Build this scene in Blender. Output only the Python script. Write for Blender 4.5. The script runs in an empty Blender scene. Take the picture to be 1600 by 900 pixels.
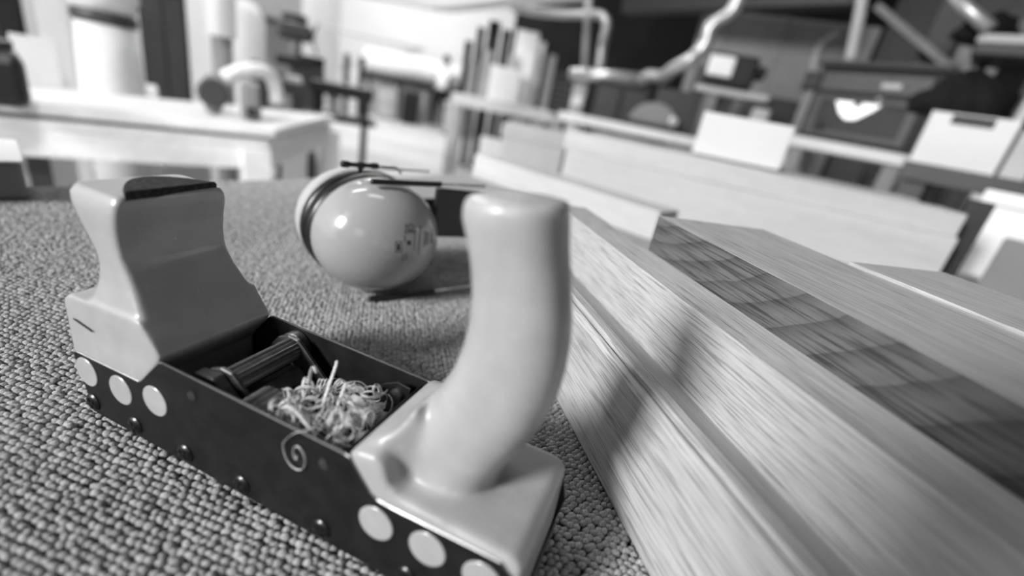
import bpy, bmesh, math, random
from mathutils import Vector, Matrix, noise as mnoise
random.seed(7)
PI = math.pi
C = bpy.context.scene.collection
scene = bpy.context.scene

# ------------------------------------------------------------------ camera
F, PITCH, ROLL = 720.7, math.radians(21.96), math.radians(11.187)
CAM = Vector((0, 0, 1.1))
FW = Vector((0, math.cos(PITCH), -math.sin(PITCH)))
_r0 = Vector((1, 0, 0)); _u0 = _r0.cross(FW)
RT = math.cos(ROLL) * _r0 + math.sin(ROLL) * _u0
UP = math.cos(ROLL) * _u0 - math.sin(ROLL) * _r0
cam_data = bpy.data.cameras.new('camera'); cam = bpy.data.objects.new('camera', cam_data); C.objects.link(cam)
cam_data.sensor_width = 36; cam_data.lens = F / 1600 * 36; cam_data.clip_start = .005
m = Matrix((RT, UP, -FW)).transposed().to_4x4(); m.translation = CAM
cam.matrix_world = m
cam_data.dof.use_dof = True
cam_data.dof.focus_distance = .282
cam_data.dof.aperture_fstop = 2.5
scene.camera = cam

# ------------------------------------------------------------------ world, lights, exposure
scene.view_settings.view_transform = 'Standard'
scene.view_settings.look = 'None'
scene.view_settings.gamma = 1
scene.view_settings.exposure = 0.0
scene.cycles.use_denoising = True
w = bpy.data.worlds.new('world'); scene.world = w; w.use_nodes = True
w.node_tree.nodes['Background'].inputs[0].default_value = (.5, .5, .5, 1)
w.node_tree.nodes['Background'].inputs[1].default_value = .10

def area(name, loc, target, sx, sy, watts, spread=PI):
    l = bpy.data.lights.new(name, 'AREA'); l.shape = 'RECTANGLE'; l.size = sx; l.size_y = sy; l.energy = watts; l.spread = spread
    o = bpy.data.objects.new(name, l); C.objects.link(o); o.location = loc
    o.rotation_euler = (Vector(target) - Vector(loc)).to_track_quat('-Z', 'Y').to_euler()
    return o
KEY = Vector((-5.2, -4.35, 4.35))
area('window_light', KEY, (0, .15, 1.0), 1.7, 1.7, 900)
area('window_light', (-.8, -6.7, 3.3), (-.3, .8, .9), 2.4, 1.5, 18)  # added fill from behind the viewpoint, meant to brighten the long bench
area('bench_fill_light', (-.80, .62, 2.02), (-1.35, 1.55, .72), .28, .28, 15, 1.9)  # added fill aimed at the long bench, no known lamp there
LAMPS = [(-.4, 1.0), (-2.8, 2.4), (-3.6, 6.5), (-.6, 4.6), (-4.0, 10.5), (-2.2, 9.0)]  # unseen ceiling lamps, added as overhead fill for the workshop
LAMPW = [12, 32, 80, 30, 240, 130]
area('window_light', (7.35, 2.3, 2.0), (0, .2, 1.0), .7, 2.0, 14)
for (x, y), wt in zip(LAMPS, LAMPW):
    area('ceiling_fill_light', (x, y, 5.38), (x, y, 0), 1.5, .25, wt, 1.3 if abs(y - 4.6) < .1 else PI)  # narrow beam above the middle bench brightens its white sheets, not the table

# ------------------------------------------------------------------ helpers
def ray(x, y):
    return (FW * F + RT * (x - 800) - UP * (y - 450)).normalized()
def K(x, y, D):                       # the point seen at (x, y) at horizontal distance D
    r = ray(x, y); return CAM + r * (D / math.hypot(r.x, r.y))
def at_z(x, y, z):
    r = ray(x, y); return CAM + r * ((z - CAM.z) / r.z)
def G(v): return (v, v, v, 1)

MATS = {}
def mat(name, v, rough=.5, metal=0., spec=.5, var=.12, scale=40., bump=0., bscale=200., coat=0., stretch=(1, 1, 1), scratch=0.):
    if name in MATS: return MATS[name]
    M = bpy.data.materials.new(name); M.use_nodes = True
    nt = M.node_tree; N = nt.nodes; L = nt.links; b = N['Principled BSDF']
    b.inputs['Roughness'].default_value = rough; b.inputs['Metallic'].default_value = metal
    b.inputs['Specular IOR Level'].default_value = spec; b.inputs['Coat Weight'].default_value = coat
    b.inputs['Coat Roughness'].default_value = .12
    tc = N.new('ShaderNodeTexCoord'); mp = N.new('ShaderNodeMapping'); mp.inputs['Scale'].default_value = stretch
    L.new(tc.outputs['Object'], mp.inputs[0])
    nz = N.new('ShaderNodeTexNoise'); nz.inputs['Scale'].default_value = scale; nz.inputs['Detail'].default_value = 5
    L.new(mp.outputs[0], nz.inputs['Vector'])
    cr = N.new('ShaderNodeValToRGB')
    cr.color_ramp.elements[0].position = .3; cr.color_ramp.elements[1].position = .7
    cr.color_ramp.elements[0].color = G(v * (1 - var)); cr.color_ramp.elements[1].color = G(min(1, v * (1 + var)))
    L.new(nz.outputs['Fac'], cr.inputs[0])
    out = cr.outputs[0]
    if scratch:
        n3 = N.new('ShaderNodeTexNoise'); n3.inputs['Scale'].default_value = scale * 6; n3.inputs['Detail'].default_value = 8
        n3.inputs['Roughness'].default_value = .7
        L.new(mp.outputs[0], n3.inputs['Vector'])
        c3 = N.new('ShaderNodeValToRGB'); c3.color_ramp.elements[0].position = .63; c3.color_ramp.elements[1].position = .74
        L.new(n3.outputs['Fac'], c3.inputs[0])
        mx = N.new('ShaderNodeMixRGB'); mx.inputs[2].default_value = G(min(1, v * 1.6 + scratch)); L.new(c3.outputs[0], mx.inputs[0]); L.new(out, mx.inputs[1])
        out = mx.outputs[0]
    L.new(out, b.inputs['Base Color'])
    if bump:
        n2 = N.new('ShaderNodeTexNoise'); n2.inputs['Scale'].default_value = bscale; n2.inputs['Detail'].default_value = 4
        L.new(mp.outputs[0], n2.inputs['Vector'])
        bp = N.new('ShaderNodeBump'); bp.inputs['Strength'].default_value = bump; bp.inputs['Distance'].default_value = .001
        L.new(n2.outputs['Fac'], bp.inputs['Height']); L.new(bp.outputs[0], b.inputs['Normal'])
    MATS[name] = M
    return M

def wood(name, v, dark=.72, grain=1., rings=0., pores=.5, ring_scale=9., seed=0., rough=.5):
    """grain runs along the object's own X"""
    if name in MATS: return MATS[name]
    M = bpy.data.materials.new(name); M.use_nodes = True
    nt = M.node_tree; N = nt.nodes; L = nt.links; b = N['Principled BSDF']
    b.inputs['Roughness'].default_value = rough; b.inputs['Specular IOR Level'].default_value = .3
    tc = N.new('ShaderNodeTexCoord')
    def mapped(sx, sy, off):
        mp = N.new('ShaderNodeMapping'); mp.inputs['Scale'].default_value = (sx, sy, sy); mp.inputs['Location'].default_value = (off, off * 1.7, off * .6)
        L.new(tc.outputs['Object'], mp.inputs[0]); return mp.outputs[0]
    a = N.new('ShaderNodeTexNoise'); a.inputs['Scale'].default_value = 1; a.inputs['Detail'].default_value = 6; a.inputs['Roughness'].default_value = .65
    L.new(mapped(20 * grain, 640 * grain, seed), a.inputs['Vector'])
    r1 = N.new('ShaderNodeValToRGB'); r1.color_ramp.elements[0].position = .28; r1.color_ramp.elements[1].position = .72
    r1.color_ramp.elements[0].color = G(v * dark); r1.color_ramp.elements[1].color = G(min(.95, v * 1.06))
    L.new(a.outputs['Fac'], r1.inputs[0]); col = r1.outputs[0]
    # slow drift of tone
    d = N.new('ShaderNodeTexNoise'); d.inputs['Scale'].default_value = 1; d.inputs['Detail'].default_value = 2
    L.new(mapped(2.2, 22, seed + 5), d.inputs['Vector'])
    r2 = N.new('ShaderNodeValToRGB'); r2.color_ramp.elements[0].position = .3; r2.color_ramp.elements[1].position = .7
    r2.color_ramp.elements[0].color = G(.86); r2.color_ramp.elements[1].color = G(1.)
    L.new(d.outputs['Fac'], r2.inputs[0])
    mx = N.new('ShaderNodeMixRGB'); mx.blend_type = 'MULTIPLY'; mx.inputs[0].default_value = 1
    L.new(col, mx.inputs[1]); L.new(r2.outputs[0], mx.inputs[2]); col = mx.outputs[0]
    # pores: short dark dashes
    p = N.new('ShaderNodeTexNoise'); p.inputs['Scale'].default_value = 1; p.inputs['Detail'].default_value = 3
    L.new(mapped(34 * grain, 1100 * grain, seed + 11), p.inputs['Vector'])
    r3 = N.new('ShaderNodeValToRGB'); r3.color_ramp.elements[0].position = .36; r3.color_ramp.elements[1].position = .50
    r3.color_ramp.elements[0].color = G(1 - pores); r3.color_ramp.elements[1].color = G(1.)
    L.new(p.outputs['Fac'], r3.inputs[0])
    mx = N.new('ShaderNodeMixRGB'); mx.blend_type = 'MULTIPLY'; mx.inputs[0].default_value = 1
    L.new(col, mx.inputs[1]); L.new(r3.outputs[0], mx.inputs[2]); col = mx.outputs[0]
    if rings:
        wv = N.new('ShaderNodeTexWave'); wv.wave_type = 'RINGS'; wv.rings_direction = 'Y'
        wv.inputs['Scale'].default_value = ring_scale; wv.inputs['Distortion'].default_value = 1.0; wv.wave_profile = 'SAW'; wv.inputs['Detail'].default_value = 4; wv.inputs['Detail Scale'].default_value = 2.2
        mp = N.new('ShaderNodeMapping'); mp.inputs['Scale'].default_value = (.5, 1, 1.0); mp.inputs['Location'].default_value = (.025, 0, -.19)
        L.new(tc.outputs['Object'], mp.inputs[0]); L.new(mp.outputs[0], wv.inputs['Vector'])
        r4 = N.new('ShaderNodeValToRGB'); r4.color_ramp.elements[0].position = .02; r4.color_ramp.elements[1].position = .55
        r4.color_ramp.elements[0].color = G(1 - rings); r4.color_ramp.elements[1].color = G(1.)
        L.new(wv.outputs['Fac'], r4.inputs[0])
        mx = N.new('ShaderNodeMixRGB'); mx.blend_type = 'MULTIPLY'; mx.inputs[0].default_value = 1
        L.new(col, mx.inputs[1]); L.new(r4.outputs[0], mx.inputs[2]); col = mx.outputs[0]
    L.new(col, b.inputs['Base Color'])
    bp = N.new('ShaderNodeBump'); bp.inputs['Strength'].default_value = .25; bp.inputs['Distance'].default_value = .0003
    L.new(p.outputs['Fac'], bp.inputs['Height']); L.new(bp.outputs[0], b.inputs['Normal'])
    MATS[name] = M
    return M

def link(name, me, material=None, parent=None, smooth=False, loc=None, rot=None):
    if material: me.materials.append(material)
    if smooth:
        for p in me.polygons: p.use_smooth = True
    o = bpy.data.objects.new(name, me); C.objects.link(o)
    if parent: o.parent = parent
    if loc is not None: o.location = loc
    if rot is not None: o.rotation_euler = rot
    return o
def tag(o, label=None, cat=None, group=None, kind=None):
    if label: o['label'] = label
    if cat: o['category'] = cat
    if group: o['group'] = group
    if kind: o['kind'] = kind
    return o
def empty(name, loc=(0, 0, 0), rz=0.):
    o = bpy.data.objects.new(name, None); C.objects.link(o); o.location = loc; o.rotation_euler = (0, 0, rz); o.empty_display_size = .05
    return o

class MB:
    """collects shapes into ONE mesh"""
    def __init__(s): s.v = []; s.f = []
    def add(s, vs, fs):
        k = len(s.v); s.v += [tuple(v) for v in vs]; s.f += [tuple(i + k for i in f) for f in fs]; return s
    def box(s, lo, hi, rz=0., about=None):
        x0, y0, z0 = lo; x1, y1, z1 = hi
        vs = [Vector(p) for p in ((x0, y0, z0), (x1, y0, z0), (x1, y1, z0), (x0, y1, z0), (x0, y0, z1), (x1, y0, z1), (x1, y1, z1), (x0, y1, z1))]
        if rz:
            c = Vector(about) if about else sum(vs, Vector()) / 8; R = Matrix.Rotation(rz, 3, 'Z'); vs = [c + R @ (v - c) for v in vs]
        return s.add(vs, [(0, 3, 2, 1), (4, 5, 6, 7), (0, 1, 5, 4), (1, 2, 6, 5), (2, 3, 7, 6), (3, 0, 4, 7)])
    def beam(s, a, b, wd, ht, up=(0, 0, 1)):
        a = Vector(a); b = Vector(b); d = (b - a).normalized(); sd = d.cross(Vector(up))
        if sd.length < 1e-4: sd = d.cross(Vector((1, 0, 0)))
        sd.normalize(); u = sd.cross(d); q = []
        for p in (a, b):
            for i, j in ((-1, -1), (1, -1), (1, 1), (-1, 1)): q.append(p + sd * wd * .5 * i + u * ht * .5 * j)
        return s.add(q, [(3, 2, 1, 0), (4, 5, 6, 7), (0, 1, 5, 4), (1, 2, 6, 5), (2, 3, 7, 6), (3, 0, 4, 7)])
    def tube(s, pts, r, n=10, caps=True):
        pts = [Vector(p) for p in pts]; rs = r if isinstance(r, (list, tuple)) else [r] * len(pts)
        vs = []; ref = None
        for i, p in enumerate(pts):
            t = (pts[min(i + 1, len(pts) - 1)] - pts[max(i - 1, 0)]).normalized()
            if ref is None:
                ref = t.cross(Vector((0, 0, 1)))
                if ref.length < .1: ref = t.cross(Vector((1, 0, 0)))
            ref = (ref - t * ref.dot(t)).normalized(); b2 = t.cross(ref)
            for k in range(n):
                an = 2 * PI * k / n; vs.append(p + (ref * math.cos(an) + b2 * math.sin(an)) * rs[i])
        fs = [(i * n + k, i * n + (k + 1) % n, (i + 1) * n + (k + 1) % n, (i + 1) * n + k) for i in range(len(pts) - 1) for k in range(n)]
        if caps: fs += [tuple(reversed(range(n))), tuple(range((len(pts) - 1) * n, len(pts) * n))]
        return s.add(vs, fs)
    def lathe(s, prof, n=24, M=None):
        """prof: (radius, height) along local Z"""
        vs = []; fs = []; M = M or Matrix()
        for r, z in prof:
            for k in range(n):
                an = 2 * PI * k / n; vs.append(M @ Vector((r * math.cos(an), r * math.sin(an), z)))
        for i in range(len(prof) - 1):
            for k in range(n): fs.append((i * n + k, i * n + (k + 1) % n, (i + 1) * n + (k + 1) % n, (i + 1) * n + k))
        fs += [tuple(reversed(range(n))), tuple(range((len(prof) - 1) * n, len(prof) * n))]
        return s.add(vs, fs)
    def prism(s, poly, axis_from, axis_to, fn):
        """poly of (u, v); fn(u, v, w) -> point"""
        n = len(poly); vs = [fn(u, v, axis_from) for u, v in poly] + [fn(u, v, axis_to) for u, v in poly]
        fs = [tuple(reversed(range(n))), tuple(range(n, 2 * n))] + [(i, (i + 1) % n, n + (i + 1) % n, n + i) for i in range(n)]
        return s.add(vs, fs)
    def mesh(s, bevel=0., seg=2):
        me = bpy.data.meshes.new('m'); me.from_pydata(s.v, [], s.f)
        bm = bmesh.new(); bm.from_mesh(me); bmesh.ops.recalc_face_normals(bm, faces=bm.faces)
        if bevel:
            es = [e for e in bm.edges if len(e.link_faces) == 2 and e.calc_face_angle(0) > .6]
            bmesh.ops.bevel(bm, geom=es, offset=bevel, segments=seg, profile=.5, affect='EDGES', clamp_overlap=True)
        bm.to_mesh(me); bm.free(); return me
    def build(s, name, material, parent=None, bevel=0., seg=2, smooth=False, loc=None, rot=None):
        o = link(name, s.mesh(bevel, seg), material, parent, smooth, loc, rot); return o

def hide_sharp(o, ang=40):
    try: o.data.shade_smooth_by_angle(angle=math.radians(ang)) if hasattr(o.data, 'shade_smooth_by_angle') else None
    except Exception: pass
    return o
def smooth_by_angle(o, ang=35):
    me = o.data
    for p in me.polygons: p.use_smooth = True
    bm = bmesh.new(); bm.from_mesh(me)
    for e in bm.edges:
        e.smooth = not (len(e.link_faces) == 2 and e.calc_face_angle(0) > math.radians(ang))
    bm.to_mesh(me); bm.free(); return o
def remeshed(name, mb, voxel, iters, material, parent, factor=.5):
    """a moulded body: shapes fused by voxel remesh and rounded"""
    o = link('tmp', mb.mesh(), None)
    r = o.modifiers.new('r', 'REMESH'); r.mode = 'VOXEL'; r.voxel_size = voxel
    sm = o.modifiers.new('s', 'SMOOTH'); sm.factor = factor; sm.iterations = iters
    dg = bpy.context.evaluated_depsgraph_get(); me = bpy.data.meshes.new_from_object(o.evaluated_get(dg))
    bpy.data.objects.remove(o)
    return link(name, me, material, parent, True)

# ------------------------------------------------------------------ materials
PLASTIC = mat('grey_moulded_plastic', .40, .33, 0, .5, .09, 55, .10, 1300, .25, scratch=.06)
PLASTIC_SHELL = mat('glossy_grey_shell', .36, .16, 0, .5, .02, 20, 0, 1, .6)
BLACKSTEEL = mat('blackened_steel', .014, .42, .3, .5, .35, 90, .08, 1500, 0, scratch=.05)
STEEL = mat('worn_steel', .33, .38, .9, .5, .25, 120, .06, 900)
DULLSTEEL = mat('dull_dark_steel', .11, .42, .75, .5, .3, 150, .1, 900)
SCREW = mat('dark_screw', .05, .3, .85, .5, .2, 300)
BLACK = mat('black_rubber', .012, .32, 0, .5, .2, 60)
BLACKSOFT = mat('black_foam', .014, .5, 0, .5, .2, 60)
CHROME = mat('bright_wire', .75, .22, 1, .5, .05, 60)
FELT = mat('dark_felt', .045, .95, 0, .2, .5, 500, .8, 1500)
INK = mat('dark_print', .02, .5)
SHAVE = mat('wood_shaving', .62, .6, 0, .3, .25, 900)
WHITE = mat('white_paint', .8, .5, 0, .4, .03, 6)
OFFWHITE = mat('off_white', .66, .55, 0, .4, .05, 6)
PALEGREY = mat('pale_grey_paint', .45, .5, 0, .4, .06, 6)
MIDGREY = mat('mid_grey_paint', .2, .5, 0, .4, .08, 6)
DARKGREY = mat('dark_grey_paint', .045, .45, 0, .4, .12, 6)
NEARBLACK = mat('near_black_paint', .010, .5, 0, .4, .15, 6)
CONCRETE = mat('concrete_floor', .58, .5, 0, .4, .06, 1.5)
WALLWHITE = mat('white_wall', .72, .8, 0, .2, .03, 1.2)
WALLGREY = mat('grey_wall', .17, .8, 0, .2, .1, 1.2)
WALLDARK = mat('dark_wall', .014, .8, 0, .2, .3, 1.2)
CLOTH_W = mat('white_cloth', .75, .9, 0, .1, .05, 30)
CLOTH_D = mat('dark_cloth', .013, .9, 0, .1, .3, 30)
SKIN = mat('skin', .42, .6, 0, .3, .05, 30)
HAIR = mat('dark_hair', .02, .6)
GALV = mat('galvanised_duct', .5, .35, .6, .5, .1, 12)
OAK_A = wood('oak_frame', .56, .72, 1., 0, .45, seed=1.)
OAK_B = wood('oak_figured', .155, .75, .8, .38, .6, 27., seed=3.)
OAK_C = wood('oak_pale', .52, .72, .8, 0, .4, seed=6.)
OAK_D = wood('oak_bleached', .60, .88, .6, 0, .12, seed=9.)
OAK_E = wood('oak_grey', .34, .85, .6, 0, .15, seed=12.)
PINE = wood('pine_bench', .80, .88, .3, 0, .08, seed=15.)
GAP_WOOD = wood('shaded_gap_wood', .2, .8, .4, 0, .1, seed=18.)  # dark wood carrying the shade of the gap under the bench top

# ------------------------------------------------------------------ structure
TZ = .9
def struct(name, mb, material, **k):
    o = mb.build(name, material, **k); o['kind'] = 'structure'; return o
struct('floor', MB().box((-6, -7, -.06), (7.5, 14.2, 0)), CONCRETE)
struct('ceiling', MB().box((-6, -7, 5.6), (7.5, 14.2, 5.75)), DARKGREY)
struct('wall_back', MB().box((-6, 14, 0), (-1.2, 14.2, 5.6)), WALLWHITE)
struct('wall_back_right', MB().box((-1.2, 13.0, 0), (7.5, 14.2, 5.6)), WALLDARK)
wl = MB().box((-6.2, 1.0, 0), (-6, 14.2, 5.6)).box((-6.2, -7, 0), (-6, 1.0, 2.9)).box((-6.2, -7, 5.5), (-6, 1, 5.6)).box((-6.2, -2.9, 2.9), (-6, 1, 5.5)).box((-6.2, -7, 2.9), (-6, -6, 5.5))
struct('wall_left', wl, WALLWHITE)
# high window in the left wall that the daylight comes through
fr = MB()
for y in (-6, -4.45, -2.98): fr.box((-6.14, y, 2.9), (-6.04, y + .08, 5.5))
for z in (2.9, 4.2, 5.42): fr.box((-6.14, -6, z), (-6.04, -2.9, z + .08))
wf = struct('window_1', fr, WHITE)

for (x, y) in LAMPS:
    q = MB().box((x - .8, y - .15, 5.40), (x + .8, y + .15, 5.5)).build('ceiling_fill_lamp', WHITE); tag(q, 'long white ceiling lamp added as unseen fill above the workshop, ' + ('over the carpeted table', 'over the long bench', 'third from the back', 'over the middle bench', 'nearest the back wall', 'second from the back')[LAMPS.index((x, y))], 'lamp', 'added ceiling fill lamps')
    for k in (-.6, .6): MB().tube([(x + k, y, 5.5), (x + k, y, 5.6)], .01, 6).build('hanger', DARKGREY, q)

q = empty('bench_fill_lamp', (-.80, .62, 2.04)); tag(q, 'unseen white pendant lamp added as fill light for the long bench', 'lamp')  # added lamp out of view, hung here only to light the bench
MB().lathe([(.20, .0), (.17, .08), (.06, .16), (.03, .2), (.028, .2), (.055, .155), (.16, .075), (.19, 0)], 24).build('shade', WHITE, q, 0, 2, True); MB().tube([(0, 0, .19), (0, 0, 3.56)], .006, 6).build('cord', DARKGREY, q)

# the carpeted assembly table
U = Vector((math.cos(math.radians(59.5)), math.sin(math.radians(59.5)), 0)); V = Vector((math.sin(math.radians(59.5)), -math.cos(math.radians(59.5)), 0))
P2 = Vector((-.155, 1.262, 0)) + U * .30
TL, TW = 2.0, 2.3
def tpt(u, v, z): return P2 - U * u + V * v + Vector((0, 0, z))
tb = empty('assembly_table', tpt(TL / 2, TW / 2, 0), math.radians(59.5))
tag(tb, 'low wooden assembly table with a loop pile carpet on its top', 'table')
Mi = tb.matrix_basis.inverted() if False else (Matrix.Translation(tb.location) @ Matrix.Rotation(math.radians(59.5), 4, 'Z')).inverted()
def tl(p): return Mi @ p
CZ = .0045      # tufts stand this high over the backing
m_ = MB(); m_.prism([(0, 0), (TL, 0), (TL, TW), (0, TW)], TZ - CZ - .06, TZ - CZ - .004, lambda u, v, z: tl(tpt(u, v, z))); m_.build('table_top', PINE, tb)
m_ = MB(); m_.prism([(0, 0), (TL, 0), (TL, TW), (0, TW)], TZ - CZ - .004, TZ - CZ - .0005, lambda u, v, z: tl(tpt(u, v, z)))
CARPET = mat('carpet_backing', .08, .95, 0, .1, .3, 300)
m_.build('carpet_backing', CARPET, tb)
for u, v in ((.12, .12), (TL - .12, .12), (TL - .12, TW - .12), (.12, TW - .12)):
    q = tl(tpt(u, v, 0)); MB().box((q.x - .05, q.y - .05, 0), (q.x + .05, q.y + .05, TZ - CZ - .06)).build('leg', PINE, tb, .004)

# ------------------------------------------------------------------ carpet pile (loops in rows, instanced on points)
def carpet():
    M = bpy.data.materials.new('carpet_loops'); M.use_nodes = True
    nt = M.node_tree; N = nt.nodes; L = nt.links; b = N['Principled BSDF']; b.inputs['Roughness'].default_value = .9; b.inputs['Specular IOR Level'].default_value = .15
    tc = N.new('ShaderNodeTexCoord'); oi = N.new('ShaderNodeObjectInfo')
    mp = N.new('ShaderNodeMapping'); mp.inputs['Scale'].default_value = (1500, 420, 420); mp.inputs['Rotation'].default_value = (0, 0, .55)
    L.new(tc.outputs['Object'], mp.inputs[0])
    nz = N.new('ShaderNodeTexNoise'); nz.inputs['Scale'].default_value = 1; nz.inputs['Detail'].default_value = 3; L.new(mp.outputs[0], nz.inputs['Vector'])
    r1 = N.new('ShaderNodeValToRGB'); r1.color_ramp.elements[0].position = .32; r1.color_ramp.elements[1].position = .68
    r1.color_ramp.elements[0].color = G(.22); r1.color_ramp.elements[1].color = G(.50); L.new(nz.outputs['Fac'], r1.inputs[0])
    r2 = N.new('ShaderNodeMapRange'); r2.inputs['To Min'].default_value = .74; r2.inputs['To Max'].default_value = 1.12; L.new(oi.outputs['Random'], r2.inputs['Value'])
    mx = N.new('ShaderNodeMixRGB'); mx.blend_type = 'MULTIPLY'; mx.inputs[0].default_value = 1; L.new(r1.outputs[0], mx.inputs[1]); L.new(r2.outputs[0], mx.inputs[2])
    L.new(mx.outputs[0], b.inputs['Base Color'])
    bp = N.new('ShaderNodeBump'); bp.inputs['Strength'].default_value = .9; bp.inputs['Distance'].default_value = .0005; L.new(nz.outputs['Fac'], bp.inputs['Height']); L.new(bp.outputs[0], b.inputs['Normal'])
    tufts = bpy.data.collections.new('carpet_loop_shapes')
    for k in range(4):
        mb = MB(); nu, nv = 9, 6; vs = []; fs = []; rr = random.Random(k)
        for i in range(nv + 1):
            th = PI * i / nv
            for j in range(nu):
                ph = 2 * PI * j / nu
                s = 1 + .10 * math.sin(3 * (ph + th) + k) + rr.uniform(-.05, .05)
                vs.append((.00245 * s * math.sin(th) * math.cos(ph) + .0006 * math.sin(th) * math.sin(ph), .00200 * s * math.sin(th) * math.sin(ph), .0023 * math.cos(th)))
        fs = [(i * nu + j, (i + 1) * nu + j, (i + 1) * nu + (j + 1) % nu, i * nu + (j + 1) % nu) for i in range(nv) for j in range(nu)]
        mb.add(vs, fs); me = mb.mesh(); me.materials.append(M)
        for p in me.polygons: p.use_smooth = True
        tufts.objects.link(bpy.data.objects.new('carpet_loop', me))
    a0 = math.radians(-11); ca, sa = math.cos(a0), math.sin(a0); px, py = .0041, .0037
    pts = []; rots = []; scl = []
    R = random.Random(3)
    n = int(3.2 / py)
    for j in range(-n // 2, n // 2):
        for i in range(-520, 520):
            u = i * px + (j % 2) * px * .5; v = j * py
            x = ca * u - sa * v + .1; y = sa * u + ca * v + .5
            d = Vector((x, y, 0)) - P2; du = -d.dot(U); dv = d.dot(V)
            if not (.003 < du < TL - .003 and .003 < dv < TW - .003): continue
            r = Vector((x, y, TZ)) - CAM; z = r.dot(FW)
            if z < .06: continue
            X = 800 + F * r.dot(RT) / z; Y = 450 - F * r.dot(UP) / z
            mgn = 60 + 26 / z
            if not (-mgn < X < 1600 + mgn and Y < 900 + mgn): continue
            q = mnoise.noise(Vector((x * 14, y * 14, 0)))
            pts.append(tl(Vector((x + R.gauss(0, .00042), y + R.gauss(0, .00042), TZ - .0026 + R.gauss(0, .00025)))))
            rots.append((R.gauss(0, .14), R.gauss(0, .14), a0 - math.radians(59.5) + R.gauss(0, .2)))
            s = 1 + .06 * q; scl.append((s * R.uniform(.85, 1.18), s * R.uniform(.88, 1.12), R.uniform(.9, 1.1)))
    me = bpy.data.meshes.new('pile'); me.from_pydata(pts, [], [])
    for nm, data in (('rot', rots), ('scl', scl)):
        at = me.attributes.new(nm, 'FLOAT_VECTOR', 'POINT'); at.data.foreach_set('vector', [c for v in data for c in v])
    o = link('carpet_pile', me, None, tb); o['kind'] = 'stuff'
    g = bpy.data.node_groups.new('carpet_pile', 'GeometryNodeTree')
    g.interface.new_socket('Geometry', in_out='INPUT', socket_type='NodeSocketGeometry'); g.interface.new_socket('Geometry', in_out='OUTPUT', socket_type='NodeSocketGeometry')
    gi = g.nodes.new('NodeGroupInput'); go = g.nodes.new('NodeGroupOutput'); ip = g.nodes.new('GeometryNodeInstanceOnPoints')
    ci = g.nodes.new('GeometryNodeCollectionInfo'); ci.inputs['Collection'].default_value = tufts; ci.inputs['Separate Children'].default_value = True; ci.inputs['Reset Children'].default_value = True
    def attr(nm):
        a = g.nodes.new('GeometryNodeInputNamedAttribute'); a.data_type = 'FLOAT_VECTOR'; a.inputs['Name'].default_value = nm; return a.outputs['Attribute']
    g.links.new(gi.outputs[0], ip.inputs['Points']); g.links.new(ci.outputs[0], ip.inputs['Instance']); ip.inputs['Pick Instance'].default_value = True
    g.links.new(attr('rot'), ip.inputs['Rotation']); g.links.new(attr('scl'), ip.inputs['Scale']); g.links.new(ip.outputs[0], go.inputs[0])
    md = o.modifiers.new('pile', 'NODES'); md.node_group = g
    print('carpet loops', len(pts))
carpet()

# ------------------------------------------------------------------ hand plane: local x = length, y = across, z = up (millimetres / 1000)
PA = Vector((-.21637, .19615, TZ + .0004)); PYAW = math.radians(-17.728)
plane = empty('hand_plane', PA, PYAW)
tag(plane, 'grey plastic hand plane with dark steel side plates and curved horn handle on the carpet', 'plane')
mm = .001
def P(s, n, z): return Vector((s * mm, n * mm, z * mm))
plate = [(2, 0), (254, 0), (256, 20), (252, 34), (244, 41), (194, 40.2), (188, 40.6), (184, 43), (173.5, 55.5), (171, 56), (64, 56.6), (61.5, 55.5), (46.5, 39), (44.5, 38), (-4.5, 36.5), (-6.5, 34)]
for n0, n1 in ((0, 1.6), (63.4, 65)):
    mb = MB(); mb.prism(plate, n0, n1, lambda u, v, w_: P(u, w_, v)); o = mb.build('side_plate', BLACKSTEEL, plane, .00045, 1); o.data.materials.append(STEEL)
    for p in o.data.polygons:
        if p.normal.z > .3 and p.area < 4e-5 and abs(p.normal.y) > .3: p.material_index = 1
MB().box(P(-3, 1.7, .2), P(255, 63.3, 4.5)).build('sole', DULLSTEEL, plane, .0005)
# front knob: base block, waist and flared top, fused
kb = MB()
def kn(poly, n0, n1): kb.prism(poly, n0, n1, lambda u, v, w_: P(u, w_, v))
kn([(-7.5, 22), (-7.5, 66), (-3, 70), (50, 72.5), (62, 57), (60, 53), (48, 38), (48, 22)], .6, 64.4)
secs = [  # z, s0, s1, n inset
    (64, 8, 57, .6), (70, 9.5, 52, 1.5), (76, 12, 47.5, 3), (84, 14, 42, 4.8), (92, 14, 37.3, 5.6), (97, 13, 35.5, 5.6), (104, 10, 34.8, 5.2), (112, 5.5, 35.2, 4.8), (119, 2, 36.6, 4.6), (124, 1, 37.4, 5.2), (128, 3.5, 36.6, 7.4)]
vs = []; fs = []
for z, s0, s1, ins in secs:
    r = 5.5; ring = []
    for (cx, cy, a_0) in ((s1 - r * .55, 65 - ins - r * .55, 0), (s0 + r, 65 - ins - r, 90), (s0 + r, ins + r, 180), (s1 - r * .55, ins + r * .55, 270)):
        rad = r if cx < (s0 + s1) / 2 else r * .55
        for k in range(5):
            an = math.radians(a_0 + 22.5 * k); ring.append((cx + rad * math.cos(an), cy + rad * math.sin(an)))
    vs += [P(x, y, z) for x, y in ring]
nr = 20
fs = [tuple(reversed(range(nr)))] + [(i * nr + k, i * nr + (k + 1) % nr, (i + 1) * nr + (k + 1) % nr, (i + 1) * nr + k) for i in range(len(secs) - 1) for k in range(nr)] + [tuple(range((len(secs) - 1) * nr, len(secs) * nr))]
kb.add(vs, fs)
remeshed('front_knob', kb, .00115, 9, PLASTIC, plane)
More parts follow.
